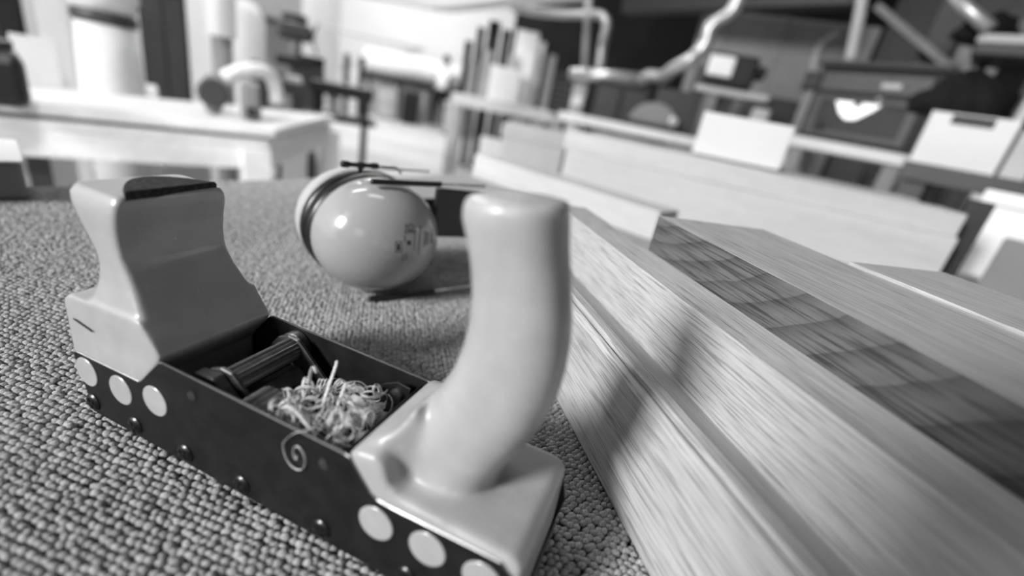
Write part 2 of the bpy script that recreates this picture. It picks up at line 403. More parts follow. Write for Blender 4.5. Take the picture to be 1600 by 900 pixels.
# felt half moon on top of the knob
pd = MB(); out = []
for k in range(15):
    t = k / 14; an = PI * t
    out.append((37.5 - 2 * t - 22 * math.sin(an) ** .8, 9.5 + 45.5 * t))
nn = len(out)
vs = []
for z, sh in ((126.4, 1.), (129.6, 1.), (130.6, .965)):
    cx = sum(p[0] for p in out) / nn; cy = sum(p[1] for p in out) / nn
    vs += [P(cx + (x - cx) * sh, cy + (y - cy) * sh, z) for x, y in out]
fs = [tuple(range(nn)), tuple(range(2 * nn, 3 * nn))] + [(i * nn + k, i * nn + (k + 1) % nn, (i + 1) * nn + (k + 1) % nn, (i + 1) * nn + k) for i in (0, 1) for k in range(nn)]
pd.add(vs, fs); o = pd.build('felt_pad', FELT, plane); o['label'] = 'dark half-moon felt pad'
MB().beam(P(.5, -.2, 57.5), P(14.5, -.2, 55), .0003, .0007).build('scratch', NEARBLACK, plane)

# rear handle: base block and horn, fused
hb = MB()
hb.prism([(172, 20), (171.2, 55), (173.5, 58.5), (185, 60.5), (189, 57), (192, 49), (197, 45.5), (248, 44), (252.5, 40), (253.5, 5), (185, 5)], .6, 64.4, lambda u, v, w_: P(u, w_, v))
hb.add([P(173, 2, 45), P(173, 63, 45), P(173.2, 3, 57.5), P(173.2, 62, 57.5), P(186, 9, 67), P(186, 56, 67), P(193, 14, 80), P(193, 51, 80), P(208, 18, 45), P(208, 47, 45)],
       [(0, 1, 3, 2), (2, 3, 5, 4), (4, 5, 7, 6), (6, 7, 9, 8), (8, 9, 1, 0), (0, 2, 4, 6, 8), (1, 9, 7, 5, 3)])
horn = [  # z, front s, rear s, half width, centre n, squareness
    (40, 176, 225, 20, 32.5, .8), (52, 178, 228, 20, 32.5, .8), (60, 181, 231.5, 19.6, 32.5, .8), (67, 184, 234.5, 19.2, 32.5, .8), (73, 188, 237.6, 18.8, 32.5, .82), (79, 192, 240, 18.4, 32.5, .84), (86, 196, 241.8, 17.9, 32.5, .86), (95, 199.8, 243.6, 17.2, 32.5, .86), (106, 202.3, 244.2, 16.6, 32.5, .86), (118, 203.4, 243.6, 16.2, 32.5, .86), (130, 202.8, 241.4, 16.2, 32.5, .86),
    (142, 200.2, 238.2, 16.6, 32.5, .86), (152, 197, 235, 17.2, 32.5, .86), (160, 194.3, 232.6, 17.8, 32.5, .86), (166, 194.0, 231.6, 17.8, 32.5, .86), (168.6, 195.6, 230, 16.4, 32.5, .86)]
vs = []; nr = 28
for z, s0, s1, hw, cn, e in horn:
    for k in range(nr):
        an = 2 * PI * k / nr; c, s = math.cos(an), math.sin(an)
        vs.append(P((s0 + s1) / 2 + (s1 - s0) / 2 * math.copysign(abs(c) ** e, c), cn + hw * math.copysign(abs(s) ** e, s), z + (2.2 * c if z > 155 else 0)))
fs = [tuple(reversed(range(nr)))] + [(i * nr + k, i * nr + (k + 1) % nr, (i + 1) * nr + (k + 1) % nr, (i + 1) * nr + k) for i in range(len(horn) - 1) for k in range(nr)] + [tuple(range((len(horn) - 1) * nr, len(horn) * nr))]
hb.add(vs, fs)
remeshed('rear_handle', hb, .00115, 32, PLASTIC, plane)

# plastic plugs in the near plate, screws along the bottom, rivets
YROT = Matrix.Rotation(PI / 2, 4, 'X')          # local z -> -y (towards the viewer)
def plug(s, z, r=8.5):
    mb = MB(); mb.lathe([(r * mm, -.0008), (r * mm, .0003), (r * .96 * mm, .0006), (r * .5 * mm, .0007)], 28, Matrix.Translation(P(s, 0, z)) @ YROT)
    o = mb.build('plug', PLASTIC, plane); smooth_by_angle(o)
for s, z in ((3.2, 26.3), (30, 26.2), (56.2, 31), (188.6, 27.8), (213.4, 28.6), (238, 28)): plug(s, z)
def cross_screw(name, s, z, r, parent, material):
    T = Matrix.Translation(P(s, 0, z)) @ YROT @ Matrix.Rotation(random.uniform(0, 1.5), 4, 'Z')
    mb = MB(); mb.lathe([(r * mm, -.0008), (r * mm, .0004), (r * .86 * mm, .0013), (r * .55 * mm, .0018), (r * .2 * mm, .0019)], 20, T)
    o = mb.build(name, material, parent); smooth_by_angle(o)
    q = MB()
    for an in (0, PI / 2):
        A = T @ Matrix.Rotation(an, 4, 'Z'); d = [A @ Vector(p) for p in ((-r * .58 * mm, 0, .00185), (r * .58 * mm, 0, .00185))]
        q.beam(d[0], d[1], .0013, .0007, (0, 1, 0))
    q.build('cross_slot', NEARBLACK, o)
for s in (4, 37.5, 74.5, 112.5, 160.5, 206): cross_screw('screw', s, 7.2, 5.2, plane, SCREW)
for s, z in ((83.2, 45.8), (160.6, 45)):
    mb = MB(); mb.lathe([(2.6 * mm, -.0008), (2.6 * mm, .0003), (1.6 * mm, .0006)], 16, Matrix.Translation(P(s, 0, z)) @ YROT); smooth_by_angle(mb.build('rivet', DULLSTEEL, plane))

# iron assembly inside the throat
def on_y(mb, prof, s, z, n=28): return mb.lathe(prof, n, Matrix.Translation(P(s, 0, z)) @ Matrix.Rotation(-PI / 2, 4, 'X'))
rb = MB(); vs = []; NR = 34; rp = 6.6
ringp = [(rp * (1.0 if k % 2 else .86), 2 * PI * k / NR) for k in range(NR)]
for y in (16, 55): vs += [P(88 + r * math.cos(an), y, 47.5 + r * math.sin(an)) for r, an in ringp]
rb.add(vs, [tuple(reversed(range(NR))), tuple(range(NR, 2 * NR))] + [(k, (k + 1) % NR, NR + (k + 1) % NR, NR + k) for k in range(NR)])
rb.build('ribbed_roller', mat('roller_steel', .22, .4, .8, .5, .2, 150), plane)
armp = [(72, 45), (78, 52), (85, 55), (92, 54.5), (96, 51), (121, 28), (117, 23), (96, 34), (74, 41)]
for n0, n1 in ((6.5, 13), ):
    mb = MB(); mb.prism([(66, 44), (76, 52.5), (88, 54), (108, 36), (106, 26), (70, 40)], n0, n1, lambda u, v, w_: P(u, w_, v)); mb.build('wedge_block', DULLSTEEL, plane, .0012, 2)
for n0, n1 in ((13.4, 15.8), (54.5, 57)):
    mb = MB(); mb.prism(armp, n0, n1, lambda u, v, w_: P(u, w_, v)); mb.build('lever_arm', DULLSTEEL, plane, .0005, 1)
mb = MB(); on_y(mb, [(8.5 * mm, 57.4 * mm), (9.2 * mm, 58 * mm), (9.2 * mm, 62.6 * mm), (8.6 * mm, 63.2 * mm)], 85, 45.5); smooth_by_angle(mb.build('lever_drum', DULLSTEEL, plane))
kn_ = MB(); vs = []; NR = 40; ringp = [(9.8 * (1.0 if k % 2 else .88), 2 * PI * k / NR) for k in range(NR)]
for y in (5, 21): vs += [P(112 + r * math.cos(an), y, 41.5 + r * math.sin(an)) for r, an in ringp]
kn_.add(vs, [tuple(reversed(range(NR))), tuple(range(NR, 2 * NR))] + [(k, (k + 1) % NR, NR + (k + 1) % NR, NR + k) for k in range(NR)]); kn_.build('ribbed_wheel', mat('wheel_steel', .2, .45, .8, .5, .2, 150), plane)
ir = MB(); ir.prism([(92, 38), (130, 8), (131.5, 9.5), (94, 40)], 17, 53, lambda u, v, w_: P(u, w_, v)); ir.build('cap_iron', DULLSTEEL, plane, .0004)
mb = MB(); mb.prism([(100, 33.6), (112, 24.2), (113, 25.4), (101, 34.9)], 27, 45, lambda u, v, w_: P(u, w_, v)); mb.build('cap_iron_step', BLACKSTEEL, plane, .0003)
mb = MB(); mb.prism([(84, 34), (128, 2), (129.5, 2), (86, 36)], 10, 60, lambda u, v, w_: P(u, w_, v)); mb.build('blade', DULLSTEEL, plane)
# cross wall behind the throat with its bracket and bolt
mb = MB(); mb.prism([(166, 4.6), (168, 4.6), (168, 52), (166, 50)], 1.7, 63.3, lambda u, v, w_: P(u, w_, v)); mb.build('cross_wall', BLACKSTEEL, plane)
mb = MB(); mb.prism([(128, 30), (150, 50), (158, 54), (165.8, 53), (165.8, 30)], 55.5, 56.7, lambda u, v, w_: P(u, w_, v)); mb.build('bracket', BLACKSTEEL, plane, .0004)
mb = MB(); mb.lathe([(4.3 * mm, 0), (4.3 * mm, .0012), (3.6 * mm, .0026), (2 * mm, .003)], 20, Matrix.Translation(P(158.5, 55.5, 46)) @ YROT); smooth_by_angle(mb.build('bracket_bolt', DULLSTEEL, plane))
MB().box(P(100, 2, 4.6), P(166, 63, 12)).build('throat_floor', BLACKSTEEL, plane)

# ------------------------------------------------------------------ wood shavings
PM = Matrix.Translation(PA) @ Matrix.Rotation(PYAW, 4, 'Z')
def ribbon_mesh(pts, wdir, wid, th=.00016):
    """a paper-thin curl with real thickness; wdir(i) gives the width direction"""
    mb = MB(); vs = []; n = len(pts)
    for i, p in enumerate(pts):
        t = (pts[min(i + 1, n - 1)] - pts[max(i - 1, 0)]).normalized(); wd = wdir(i); wd = (wd - t * wd.dot(t)).normalized(); nn_ = t.cross(wd)
        k = wid * (1 - .35 * max(0, abs(2 * i / (n - 1) - 1) - .7) / .3)
        for a_, b_ in ((-1, -1), (1, -1), (1, 1), (-1, 1)): vs.append(p + wd * k * .5 * a_ + nn_ * th * .5 * b_)
    fs = [(0, 3, 2, 1), tuple(4 * (n - 1) + q for q in range(4))] + [(4 * i + q, 4 * i + (q + 1) % 4, 4 * i + 4 + (q + 1) % 4, 4 * i + 4 + q) for i in range(n - 1) for q in range(4)]
    mb.add(vs, fs); me = mb.mesh(); return me
def curl(R, turns, r0, r1, pitch, wid):
    n = max(14, int(turns * 18)); pts = []
    for i in range(n):
        t = i / (n - 1); an = 2 * PI * turns * t; r = r0 + (r1 - r0) * t
        pts.append(Vector((r * math.cos(an), r * math.sin(an), pitch * turns * (t - .5))))
    return ribbon_mesh(pts, lambda i: Vector((0, 0, 1)), wid)
R = random.Random(21)
kinds = [curl(R, tn, a_ * mm, b_ * mm, p_ * mm, w_ * mm) for tn, a_, b_, p_, w_ in
         ((2.2, 3.4, 4.6, 1.0, .8), (1.6, 4.2, 5., 1.6, .7), (3., 1.8, 4.8, .5, 1.1), (1.2, 4.8, 6., 2.2, .5), (2.6, 2.6, 3.6, 1.8, .9), (.8, 5.6, 7.2, 2.5, 1.3), (3.2, 1.4, 3.8, .3, .6), (1.9, 3.2, 3.6, 2.4, .45))]
for me in kinds:
    for p in me.polygons: p.use_smooth = True
    me.materials.append(SHAVE)
GRP = 'curly wood shavings heaped in the throat of the plane'
LBL = 'pale curled wood shaving tangled in the heap behind the plane blade'
for k in range(135):
    u, v = R.random(), R.random()
    s = 122 + 44 * u; n = 5 + 43 * v
    if s > 158 + (n - 20) * .1 and n < 6: continue
    top = 53 + 7 * math.sin(PI * min(1, max(0, (s - 116) / 50))) * math.sin(PI * v) - 7 * (1 - u) * v
    z = top - 17 * R.random() ** 1.2
    if n < 9: z = min(z, 50)
    o = link('wood_shaving', kinds[k % len(kinds)], None, None, False, PM @ P(s, n, z), (R.uniform(0, 6.3), R.uniform(0, 6.3), R.uniform(0, 6.3)))
    tag(o, LBL, 'shaving', GRP)
def strip(pts, wid, wd, label):
    pts = [PM @ P(*p) for p in pts]
    # Catmull-Rom
    q = []
    for i in range(len(pts) - 1):
        p0, p1, p2, p3 = pts[max(i - 1, 0)], pts[i], pts[i + 1], pts[min(i + 2, len(pts) - 1)]
        for k in range(6):
            t = k / 6; q.append(.5 * ((2 * p1) + (p2 - p0) * t + (2 * p0 - 5 * p1 + 4 * p2 - p3) * t * t + (3 * p1 - p0 - 3 * p2 + p3) * t ** 3))
    q.append(pts[-1]); wv = Matrix.Rotation(PYAW, 3, 'Z') @ Vector(wd)
    o = link('wood_shaving', ribbon_mesh(q, lambda i: wv, wid * mm), SHAVE, None, True)
    tag(o, label, 'shaving', 'single wood shavings sticking out of the heap'); return o
sp = [(149, -1.2, 56.4), (146.4, -1.2, 55.8), (143, -1.2, 52)]
for i in range(34):
    t = i / 33; an = math.radians(165 + 560 * t); r = 9.4 * (1 - t) ** 1.15 + 1.7
    cx, cz = 147.4 - .0 * t, 44.6 - .6 * t
    sp.append((cx + (r - 2.2) * math.cos(an) * .86, -1.3, cz + (r - 1.) * math.sin(an)))
sp = [(152, 5, 57.5), (150, 1, 57.2)] + sp[1:]
strip(sp, .8, (0, 1, .1), 'single thin shaving hanging in a spiral over the near side plate')
strip([(133, 3, 51), (132, 4, 57), (135, 5, 60.5), (140, 6, 59), (146, 6, 55), (149, 6, 52), (151, 5, 52)], 1.9, (.2, .9, .3), 'broad shaving arched beside the ribbed wheel')
strip([(139, 22, 50), (138, 27, 58), (136, 34, 66), (135, 36, 68)], 1.4, (1, .3, 0), 'straight shaving standing highest out of the heap')
strip([(148, 20, 52), (147, 25, 58), (146, 29, 62)], 1.3, (1, .2, 0), 'short straight shaving standing in the middle of the heap')
strip([(128, 26, 50), (127, 27, 60), (128, 28, 66), (131, 27, 64)], 1.8, (.3, 1, 0), 'shaving folded over at the front of the heap')

# ------------------------------------------------------------------ boards on the table
BA = math.radians(-71.5); DB = Vector((math.cos(BA), math.sin(BA), 0)); NB = Vector((-DB.y, DB.x, 0))
def at_o(x, y, o):
    r = ray(x, y); return CAM + r * (o / r.dot(NB))
def bw(t, o, z=TZ): v = DB * t + NB * o; return Vector((v.x, v.y, z))
# moulded frame member: profile (o, z) in metres, swept along the grain
prof = [(.1390, .002), (.1396, .0006), (.1405, 0), (.2217, 0), (.2217, .1042), (.2211, .1048), (.1868, .1048), (.1862, .1041), (.1860, .0590), (.1852, .0578), (.1835, .0580), (.1562, .0716), (.1552, .0724), (.1543, .0728),
        (.1475, .0730), (.1462, .0722), (.1458, .0694), (.1449, .0688), (.1442, .0708), (.1432, .0716), (.1418, .0712), (.1404, .0700), (.1393, .0680)]
def board_obj(name, t0, poly, length, material, label, group, bevel=0.):
    """poly in (o, z) seen along the board; the origin sits at the far end"""
    o0 = poly[0][0]
    mb = MB(); mb.prism([(o_ - o0, z) for o_, z in poly], 0, length, lambda u, v, w_: Vector((w_, u, v)))
    ob = mb.build(name, material, None, bevel, 2, False, bw(t0, o0), (0, 0, BA)); tag(ob, label, 'board', group); return ob
g_b = 'planed oak boards lying on the carpeted table'
A0 = at_z(895, 322, TZ + .1048).dot(DB)
board_obj('moulded_board', A0, prof, .95, OAK_A, 'planed oak frame board with a moulded groove and cove, closest to the horn handle', g_b)
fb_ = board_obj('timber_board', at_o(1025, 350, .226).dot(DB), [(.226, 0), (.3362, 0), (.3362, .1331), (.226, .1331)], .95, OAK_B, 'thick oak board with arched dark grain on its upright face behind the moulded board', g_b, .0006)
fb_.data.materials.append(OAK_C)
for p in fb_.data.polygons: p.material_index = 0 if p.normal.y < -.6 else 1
tC = at_o(1327, 408, .337).dot(DB)
board_obj('timber_board', tC, [(.3368, 0), (.44, 0), (.44, .1353), (.3368, .1353)], .95, OAK_C, 'pale oak board with straight grain behind the arched grain board', g_b, .0006)

def long_board(name, L0, R0, wd, ht, material, label, z, bevel=.0012, mb=None):
    """front lower edge runs from L0 to R0; the board reaches back by wd"""
    L0 = Vector((L0[0], L0[1], z)); R0 = Vector((R0[0], R0[1], z)); d = R0 - L0; an = math.atan2(d.y, d.x)
    mb = mb or MB(); mb.box((0, 0, 0), (d.length, wd, ht))
    o = mb.build(name, material, None, bevel, 2, False, L0, (0, 0, an)); tag(o, label, 'board', g_b); return o
# D: nearest of the low stack, L and U stacked behind it
long_board('timber_board', (-.157, 1.197), (.245, .872), .085, .056, OAK_D, 'short bleached board whose end shows beside the arched grain board', TZ)
long_board('timber_board', (-.075, 1.30), (.05, 1.20), .03, .040, OAK_D, 'flat bleached board lying behind the short bleached board', TZ)
Ld = Vector((.857 - .069, .965 - 1.25, 0)).normalized()
L0 = Vector((.069, 1.25, 0)); Ln = Vector((-Ld.y, Ld.x, 0))
def lpt(t, n): v = L0 + Ld * t + Ln * n; return (v.x, v.y)
long_board('timber_board', lpt(0, 0), lpt(.845, 0), .30, .105, OAK_D, 'broad bleached beam at the bottom of the rear stack', TZ)
long_board('timber_board', lpt(-.012, .004), lpt(.84, .004), .13, .047, OAK_D, 'bleached beam on top of the rear stack at its front', TZ + .1055)
long_board('timber_board', lpt(.02, .14), lpt(.80, .14), .13, .05, OAK_C, 'pale board on top of the rear stack at its back', TZ + .1055)

# ------------------------------------------------------------------ ear defenders lying on the carpet
mc = K(590, 368, .447); mc.z = TZ + .0555
ax = Vector((.674, -.740, 0)).normalized(); hx = Vector((-ax.y, ax.x, 0)); vz = Vector((0, 0, 1))
SL, SV, SD = .0600, .0545, .052
muff = empty('ear_defenders', Vector((mc.x, mc.y, TZ)))
tag(muff, 'glossy grey ear defenders with black cushions and headband lying on the carpet', 'ear defenders')
Mm = Matrix.Translation(-muff.location)
def ml(p): return Mm @ p
def shell(name, base, out_, material, depth, back=.010):
    mb = MB(); n = 40; rows = [(1., -back), (1.006, -back * .5), (1., 0)] + [(math.cos(math.radians(a_)), depth * math.sin(math.radians(a_))) for a_ in (8, 16, 25, 34, 43, 52, 61, 69, 76, 82, 87)]
    vs = [ml(base + out_ * d + (hx * SL * math.cos(2 * PI * k / n) + vz * SV * math.sin(2 * PI * k / n)) * s) for s, d in rows for k in range(n)]
    m_ = len(rows); fs = [(i * n + k, i * n + (k + 1) % n, (i + 1) * n + (k + 1) % n, (i + 1) * n + k) for i in range(m_ - 1) for k in range(n)] + [tuple(reversed(range(n))), tuple(range((m_ - 1) * n, m_ * n))]
    mb.add(vs, fs); return mb.build(name, material, muff, smooth=True)
def cushion(base, sgn):
    mb = MB(); n, q = 40, 10; vs = []
    for k in range(n):
        an = 2 * PI * k / n; c0 = base + hx * (SL - .008) * math.cos(an) + vz * (SV - .0085) * math.sin(an); rd = (hx * SL * math.cos(an) + vz * SV * math.sin(an)).normalized()
        for j in range(q):
            b_ = 2 * PI * j / q; vs.append(ml(c0 + rd * .0098 * math.cos(b_) + ax * .0082 * math.sin(b_)))
    mb.add(vs, [(k * q + j, ((k + 1) % n) * q + j, ((k + 1) % n) * q + (j + 1) % q, k * q + (j + 1) % q) for k in range(n) for j in range(q)])
    mb.build('cushion', BLACK, muff, smooth=True)
cup = shell('cup', mc, ax, PLASTIC_SHELL, SD); cup['label'] = 'glossy grey cup facing the hand plane'
cushion(mc - ax * .0185, 1); cushion(mc - ax * .0350, 1)
shell('cup', mc - ax * .0535, -ax, PALEGREY, SD * .8, .010)
def rod(name, pts, r, material, par=muff): mb = MB(); mb.tube([ml(p) for p in pts], r, 10); return mb.build(name, material, par, smooth=True)
for sg in (1, -1):
    zz = vz * sg * .0562 if sg > 0 else vz * -.0525
    b0 = mc + zz + ax * (.018 if sg > 0 else .03)
    p0, p1, p2 = b0 - hx * .018, b0 + hx * .052, b0 + hx * .105
    w_ = rod('wire_arm', [p1 - hx * .004, p1, p2], .0013, CHROME)
    rod('sleeve', [p0, p0 + hx * .002, p1 - hx * .003, p1], [.0024, .0027, .0027, .0030], BLACK, w_)
    q0 = mc - ax * .072 + vz * sg * .050
    rod('wire_arm', [q0, q0 + hx * .09], .0012, CHROME)
# headband: broad black strap bent round from one cup to the other
hb_ = MB(); n = 22; path = [mc + ax * .012 + hx * .052, mc + ax * .012 + hx * .08]
for k in range(n + 1):
    an = PI / 2 - PI * k / n; path.append(mc - ax * .030 + hx * (.10 + .045 * math.cos(an)) + ax * .042 * math.sin(an))
path += [mc - ax * .072 + hx * .066]
vs = []
for i, p in enumerate(path):
    t = (path[min(i + 1, len(path) - 1)] - path[max(i - 1, 0)]).normalized(); nn_ = t.cross(vz)
    for a_, b_ in ((-1, -1), (-1, 1), (1, 1), (1, -1)): vs.append(ml(p + nn_ * .0035 * a_ + vz * (.025 * b_ + .0265 - .034 * i / (len(path) - 1))))
L_ = len(path)
hb_.add(vs, [(i * 4 + q, i * 4 + (q + 1) % 4, i * 4 + 4 + (q + 1) % 4, i * 4 + 4 + q) for i in range(L_ - 1) for q in range(4)] + [(3, 2, 1, 0), tuple((L_ - 1) * 4 + q for q in range(4))])
hb_.build('headband', BLACKSOFT, muff, .0015, 2)
# pivot bar on top and its thin wire
pa, pb = mc + vz * .0640 - hx * .034 - ax * .012, mc + vz * .0640 + hx * .001 - ax * .012
def lerp(a_, b_, t): return a_ + (b_ - a_) * t
rod('pivot_bar', [lerp(pa, pb, t) for t in (0, .03, .18, .24, .42, .45, .6, .63, .78, .84, .97, 1)], [.002, .0032, .0032, .0022, .0022, .0034, .0034, .0022, .0022, .003, .003, .002], BLACK)
rod('pivot_post', [lerp(pa, pb, .52) - vz * .007, lerp(pa, pb, .52)], .0022, BLACK)
rod('pivot_wire', [pb, pb + hx * .018, pb + hx * .024 - vz * .006], .0009, STEEL)
# print on the cup: reads downwards
def on_cup(px, py, lift=.0002):
    r = ray(px, py); o_ = CAM - mc
    D_ = Vector((r.dot(hx) / SL, r.z / SV, r.dot(ax) / SD)); O_ = Vector((o_.dot(hx) / SL, o_.z / SV, o_.dot(ax) / SD))
    a_, b_, c_ = D_.dot(D_), 2 * O_.dot(D_), O_.dot(O_) - 1; dsc = max(0, b_ * b_ - 4 * a_ * c_)
    p = CAM + r * ((-b_ - math.sqrt(dsc)) / (2 * a_)); return mc + (p - mc) * (1 + lift / .05)
def text_me(body, h, spin, cx, cy):
    cu = bpy.data.curves.new('t', 'FONT'); cu.body = body; cu.align_x = 'CENTER'; cu.align_y = 'CENTER'; cu.size = 1; cu.resolution_u = 3
    o = bpy.data.objects.new('t', cu); C.objects.link(o); dg = bpy.context.evaluated_depsgraph_get(); me = bpy.data.meshes.new_from_object(o.evaluated_get(dg)); bpy.data.objects.remove(o)
    for v in me.vertices:
        x, y = v.co.x * h, v.co.y * h
        v.co = ml(on_cup(cx + (-y if False else y), cy + x))        # reading direction down, letter tops to the right
    return me
o = link('print', text_me('CE', 13, 0, 641, 357), INK, muff)
def marks(quads):
    mb = MB()
    for x0, y0, x1, y1 in quads: mb.add([ml(on_cup(*p)) for p in ((x0, y0), (x1, y0), (x1, y1), (x0, y1))], [(0, 1, 2, 3)])
    link('print', mb.mesh(), INK, muff)
q = [(636, 376, 642, 383), (633.5, 350, 635, 356), (633, 358, 634.5, 366), (632, 369, 633.5, 378)]
rr = random.Random(5)
for x, ya, yb, wq in ((648, 360, 392, 1.1), (656, 353, 398, 1.5), (663, 362, 386, 1.3), (666, 362, 384, 1.3), (669, 363, 382, 1.2), (674, 358, 380, 2.2), (629, 398, 410, 1.2), (634, 396, 406, 1.6)):
    y = ya
    while y < yb:
        ln = rr.uniform(2, 5); q.append((x - (y - ya) * .07, y, x + wq - (y - ya) * .07, min(y + ln, yb))); y += ln + .9
for x0, y0, x1, y1 in ((617, 377, 628, 378.2), (617, 393, 628, 394.2), (617, 377, 618.2, 394), (626.8, 377, 628, 394), (620, 381, 625, 391)): q.append((x0, y0, x1, y1))
marks(q)

# ------------------------------------------------------------------ the workshop behind
def facing(x0, x1, yb, yt, D, base=None, top=None):
    """ground plan of something seen between columns x0 and x1 at distance D: centre, heading, width, base and top height"""
    A_ = K(x0, yb, D); B_ = K(x1, yb, D); c_ = (A_ + B_) / 2; d_ = B_ - A_; an = math.atan2(d_.y, d_.x)
    zb = c_.z if base is None else base
    zt = K((x0 + x1) / 2 + (yb - yt) * .2 * ((x0 + x1) / 2 - 453) / 1200, yt, D).z if top is None else top
    return Vector((c_.x, c_.y, zb)), an, math.hypot(d_.x, d_.y), zt - zb
def crate(name, x0, x1, yb, yt, D, dep, material, label, cat, base=None, bevel=.01, group=None, lean=0., top=None):
    c_, an, wd, ht = facing(x0, x1, yb, yt, D, base, top)
    mb = MB(); mb.box((-wd / 2, 0, 0), (wd / 2, dep, ht))
    o = mb.build(name, material, None, bevel, 2, False, c_, (lean, 0, an)); tag(o, label, cat, group); o['w'] = wd; o['h'] = ht; return o
def child(o, name, lo, hi, material, bevel=0.):
    return MB().box(lo, hi).build(name, material, o, bevel)
def kpath(pts): return [K(*p) for p in pts]
def pipe(name, pts, r, material, label, cat, n=12, cr=True):
    P_ = kpath(pts) if len(pts[0]) == 3 and not isinstance(pts[0], Vector) else pts
    if cr:
        q = []
        for i in range(len(P_) - 1):
            a_, b_, c_, d_ = P_[max(i - 1, 0)], P_[i], P_[i + 1], P_[min(i + 2, len(P_) - 1)]
            for k in range(5):
                t = k / 5; q.append(.5 * ((2 * b_) + (c_ - a_) * t + (2 * a_ - 5 * b_ + 4 * c_ - d_) * t * t + (3 * b_ - a_ - 3 * c_ + d_) * t ** 3))
        P_ = q + [P_[-1]]
    o = MB().tube(P_, r, n).build(name, material, None, 0, 2, True)
    if label: tag(o, label, cat)
    return o

# long pale bench on the left
HB = .80
near = [at_z(-180, 137, HB), at_z(430, 202, HB)]; far = [at_z(524, 180, HB), at_z(-60, 124, HB)]
corner = [Vector((p.x, p.y)) for p in near + far]
wb = empty('workbench', (corner[1].x, corner[1].y, 0)); tag(wb, 'long pale wooden workbench with thick legs at the far side of the gap', 'workbench')
def wl_(p, z): return Vector((p[0] - corner[1].x, p[1] - corner[1].y, z))
def inset(k):
    c_ = sum(corner, Vector((0, 0))) / 4; return [c_ + (p - c_) * (1 - k / (p - c_).length) for p in corner]
def slab(name, poly, z0, z1, material):
    n = len(poly); mb = MB(); mb.add([wl_(p, z0) for p in poly] + [wl_(p, z1) for p in poly], [tuple(reversed(range(n))), tuple(range(n, 2 * n))] + [(i, (i + 1) % n, n + (i + 1) % n, n + i) for i in range(n)])
    return mb.build(name, material, wb, .004)
slab('bench_top', corner, HB - .035, HB, PINE)
slab('under_board', inset(.03), HB - .085, HB - .052, PINE)
slab('spacer', inset(.09), HB - .053, HB - .034, GAP_WOOD)  # shade of the gap is put into the spacer's dark colour
ins = inset(.06)
for a_, b_ in ((0, 1), (1, 2), (3, 0), (2, 3)):
    MB().beam(wl_(ins[a_], HB - .132), wl_(ins[b_], HB - .132), .035, .092).build('apron', PINE, wb, .003)
e = (ins[0] - ins[1]).normalized()
for p in (ins[1] + e * .03, ins[2], ins[0], ins[1] + e * 1.15, ins[3]):
    MB().box(wl_(p, 0) - Vector((.055, .055, 0)), wl_(p, HB - .09) + Vector((.055, .055, 0)), math.atan2(e.y, e.x)).build('leg', PINE, wb, .004)

# grey box at the left edge of the carpet
c_ = at_z(46, 312, TZ)
mb = MB(); mb.box((-.3, 0, 0), (0, .12, .040)); o = mb.build('storage_box', MIDGREY, None, .004, 2, False, Vector((c_.x, c_.y, TZ)), (0, 0, math.radians(50))); tag(o, 'grey box with a pale lid at the far corner of the carpet', 'box')
MB().box((-.302, -.002, .0402), (.002, .122, .043)).build('lid', OFFWHITE, o, .001)
# sticks and a cloth bundle on the floor under the bench
def stick(pa_, pb_, r, material, label, grp=None):
    A_, B_ = at_z(*pa_, r), at_z(*pb_, r); o = MB().beam(A_, B_, r * 2, r * 1.9).build('timber_strip', material, None, .004); tag(o, label, 'strip', grp)
stick((45, 282), (180, 266), .03, PINE, 'pale timber strip on the floor under the bench, left one', 'timber strips under the bench')
stick((105, 292), (200, 281), .03, OAK_C, 'pale timber strip on the floor under the bench, right one', 'timber strips under the bench')
c_ = at_z(200, 263, 0); o = MB().lathe([(.03, 0), (.08, .02), (.10, .08), (.07, .14), (.01, .17)], 18).build('paper_ball', WHITE, None, 0, 2, True, c_); tag(o, 'round white bundle on the floor under the bench', 'bundle')
c_ = at_z(250, 276, 0); o = MB().lathe([(.08, 0), (.17, .03), (.15, .12), (.09, .2), (.02, .22)], 14).build('cloth_bag', CLOTH_D, None, 0, 2, True, c_ + Vector((.12, -.12, 0))); tag(o, 'dark slumped bag on the floor under the bench', 'bag')
o = crate('cardboard_box', 255, 330, 262, 225, 3.6, .3, PALEGREY, 'pale grey carton on the floor behind the bench leg', 'box', base=0)
o = crate('cardboard_box', 440, 480, 266, 242, 3.1, .25, WHITE, 'small white carton on the floor right of the bench', 'box', base=0)

o = crate('shade_box', 50, 88, 300, 233, 2.35, .2, DARKGREY, 'dark box added for the shade under the left part of the long bench', 'crate', base=0)  # added dark box standing in for the shade under the bench
o = crate('shade_box', 432, 500, 300, 234, 3.45, .2, DARKGREY, 'broad dark box added for the shade past the right end of the long bench', 'crate', base=0)  # added dark box where the end of the bench lies in shade

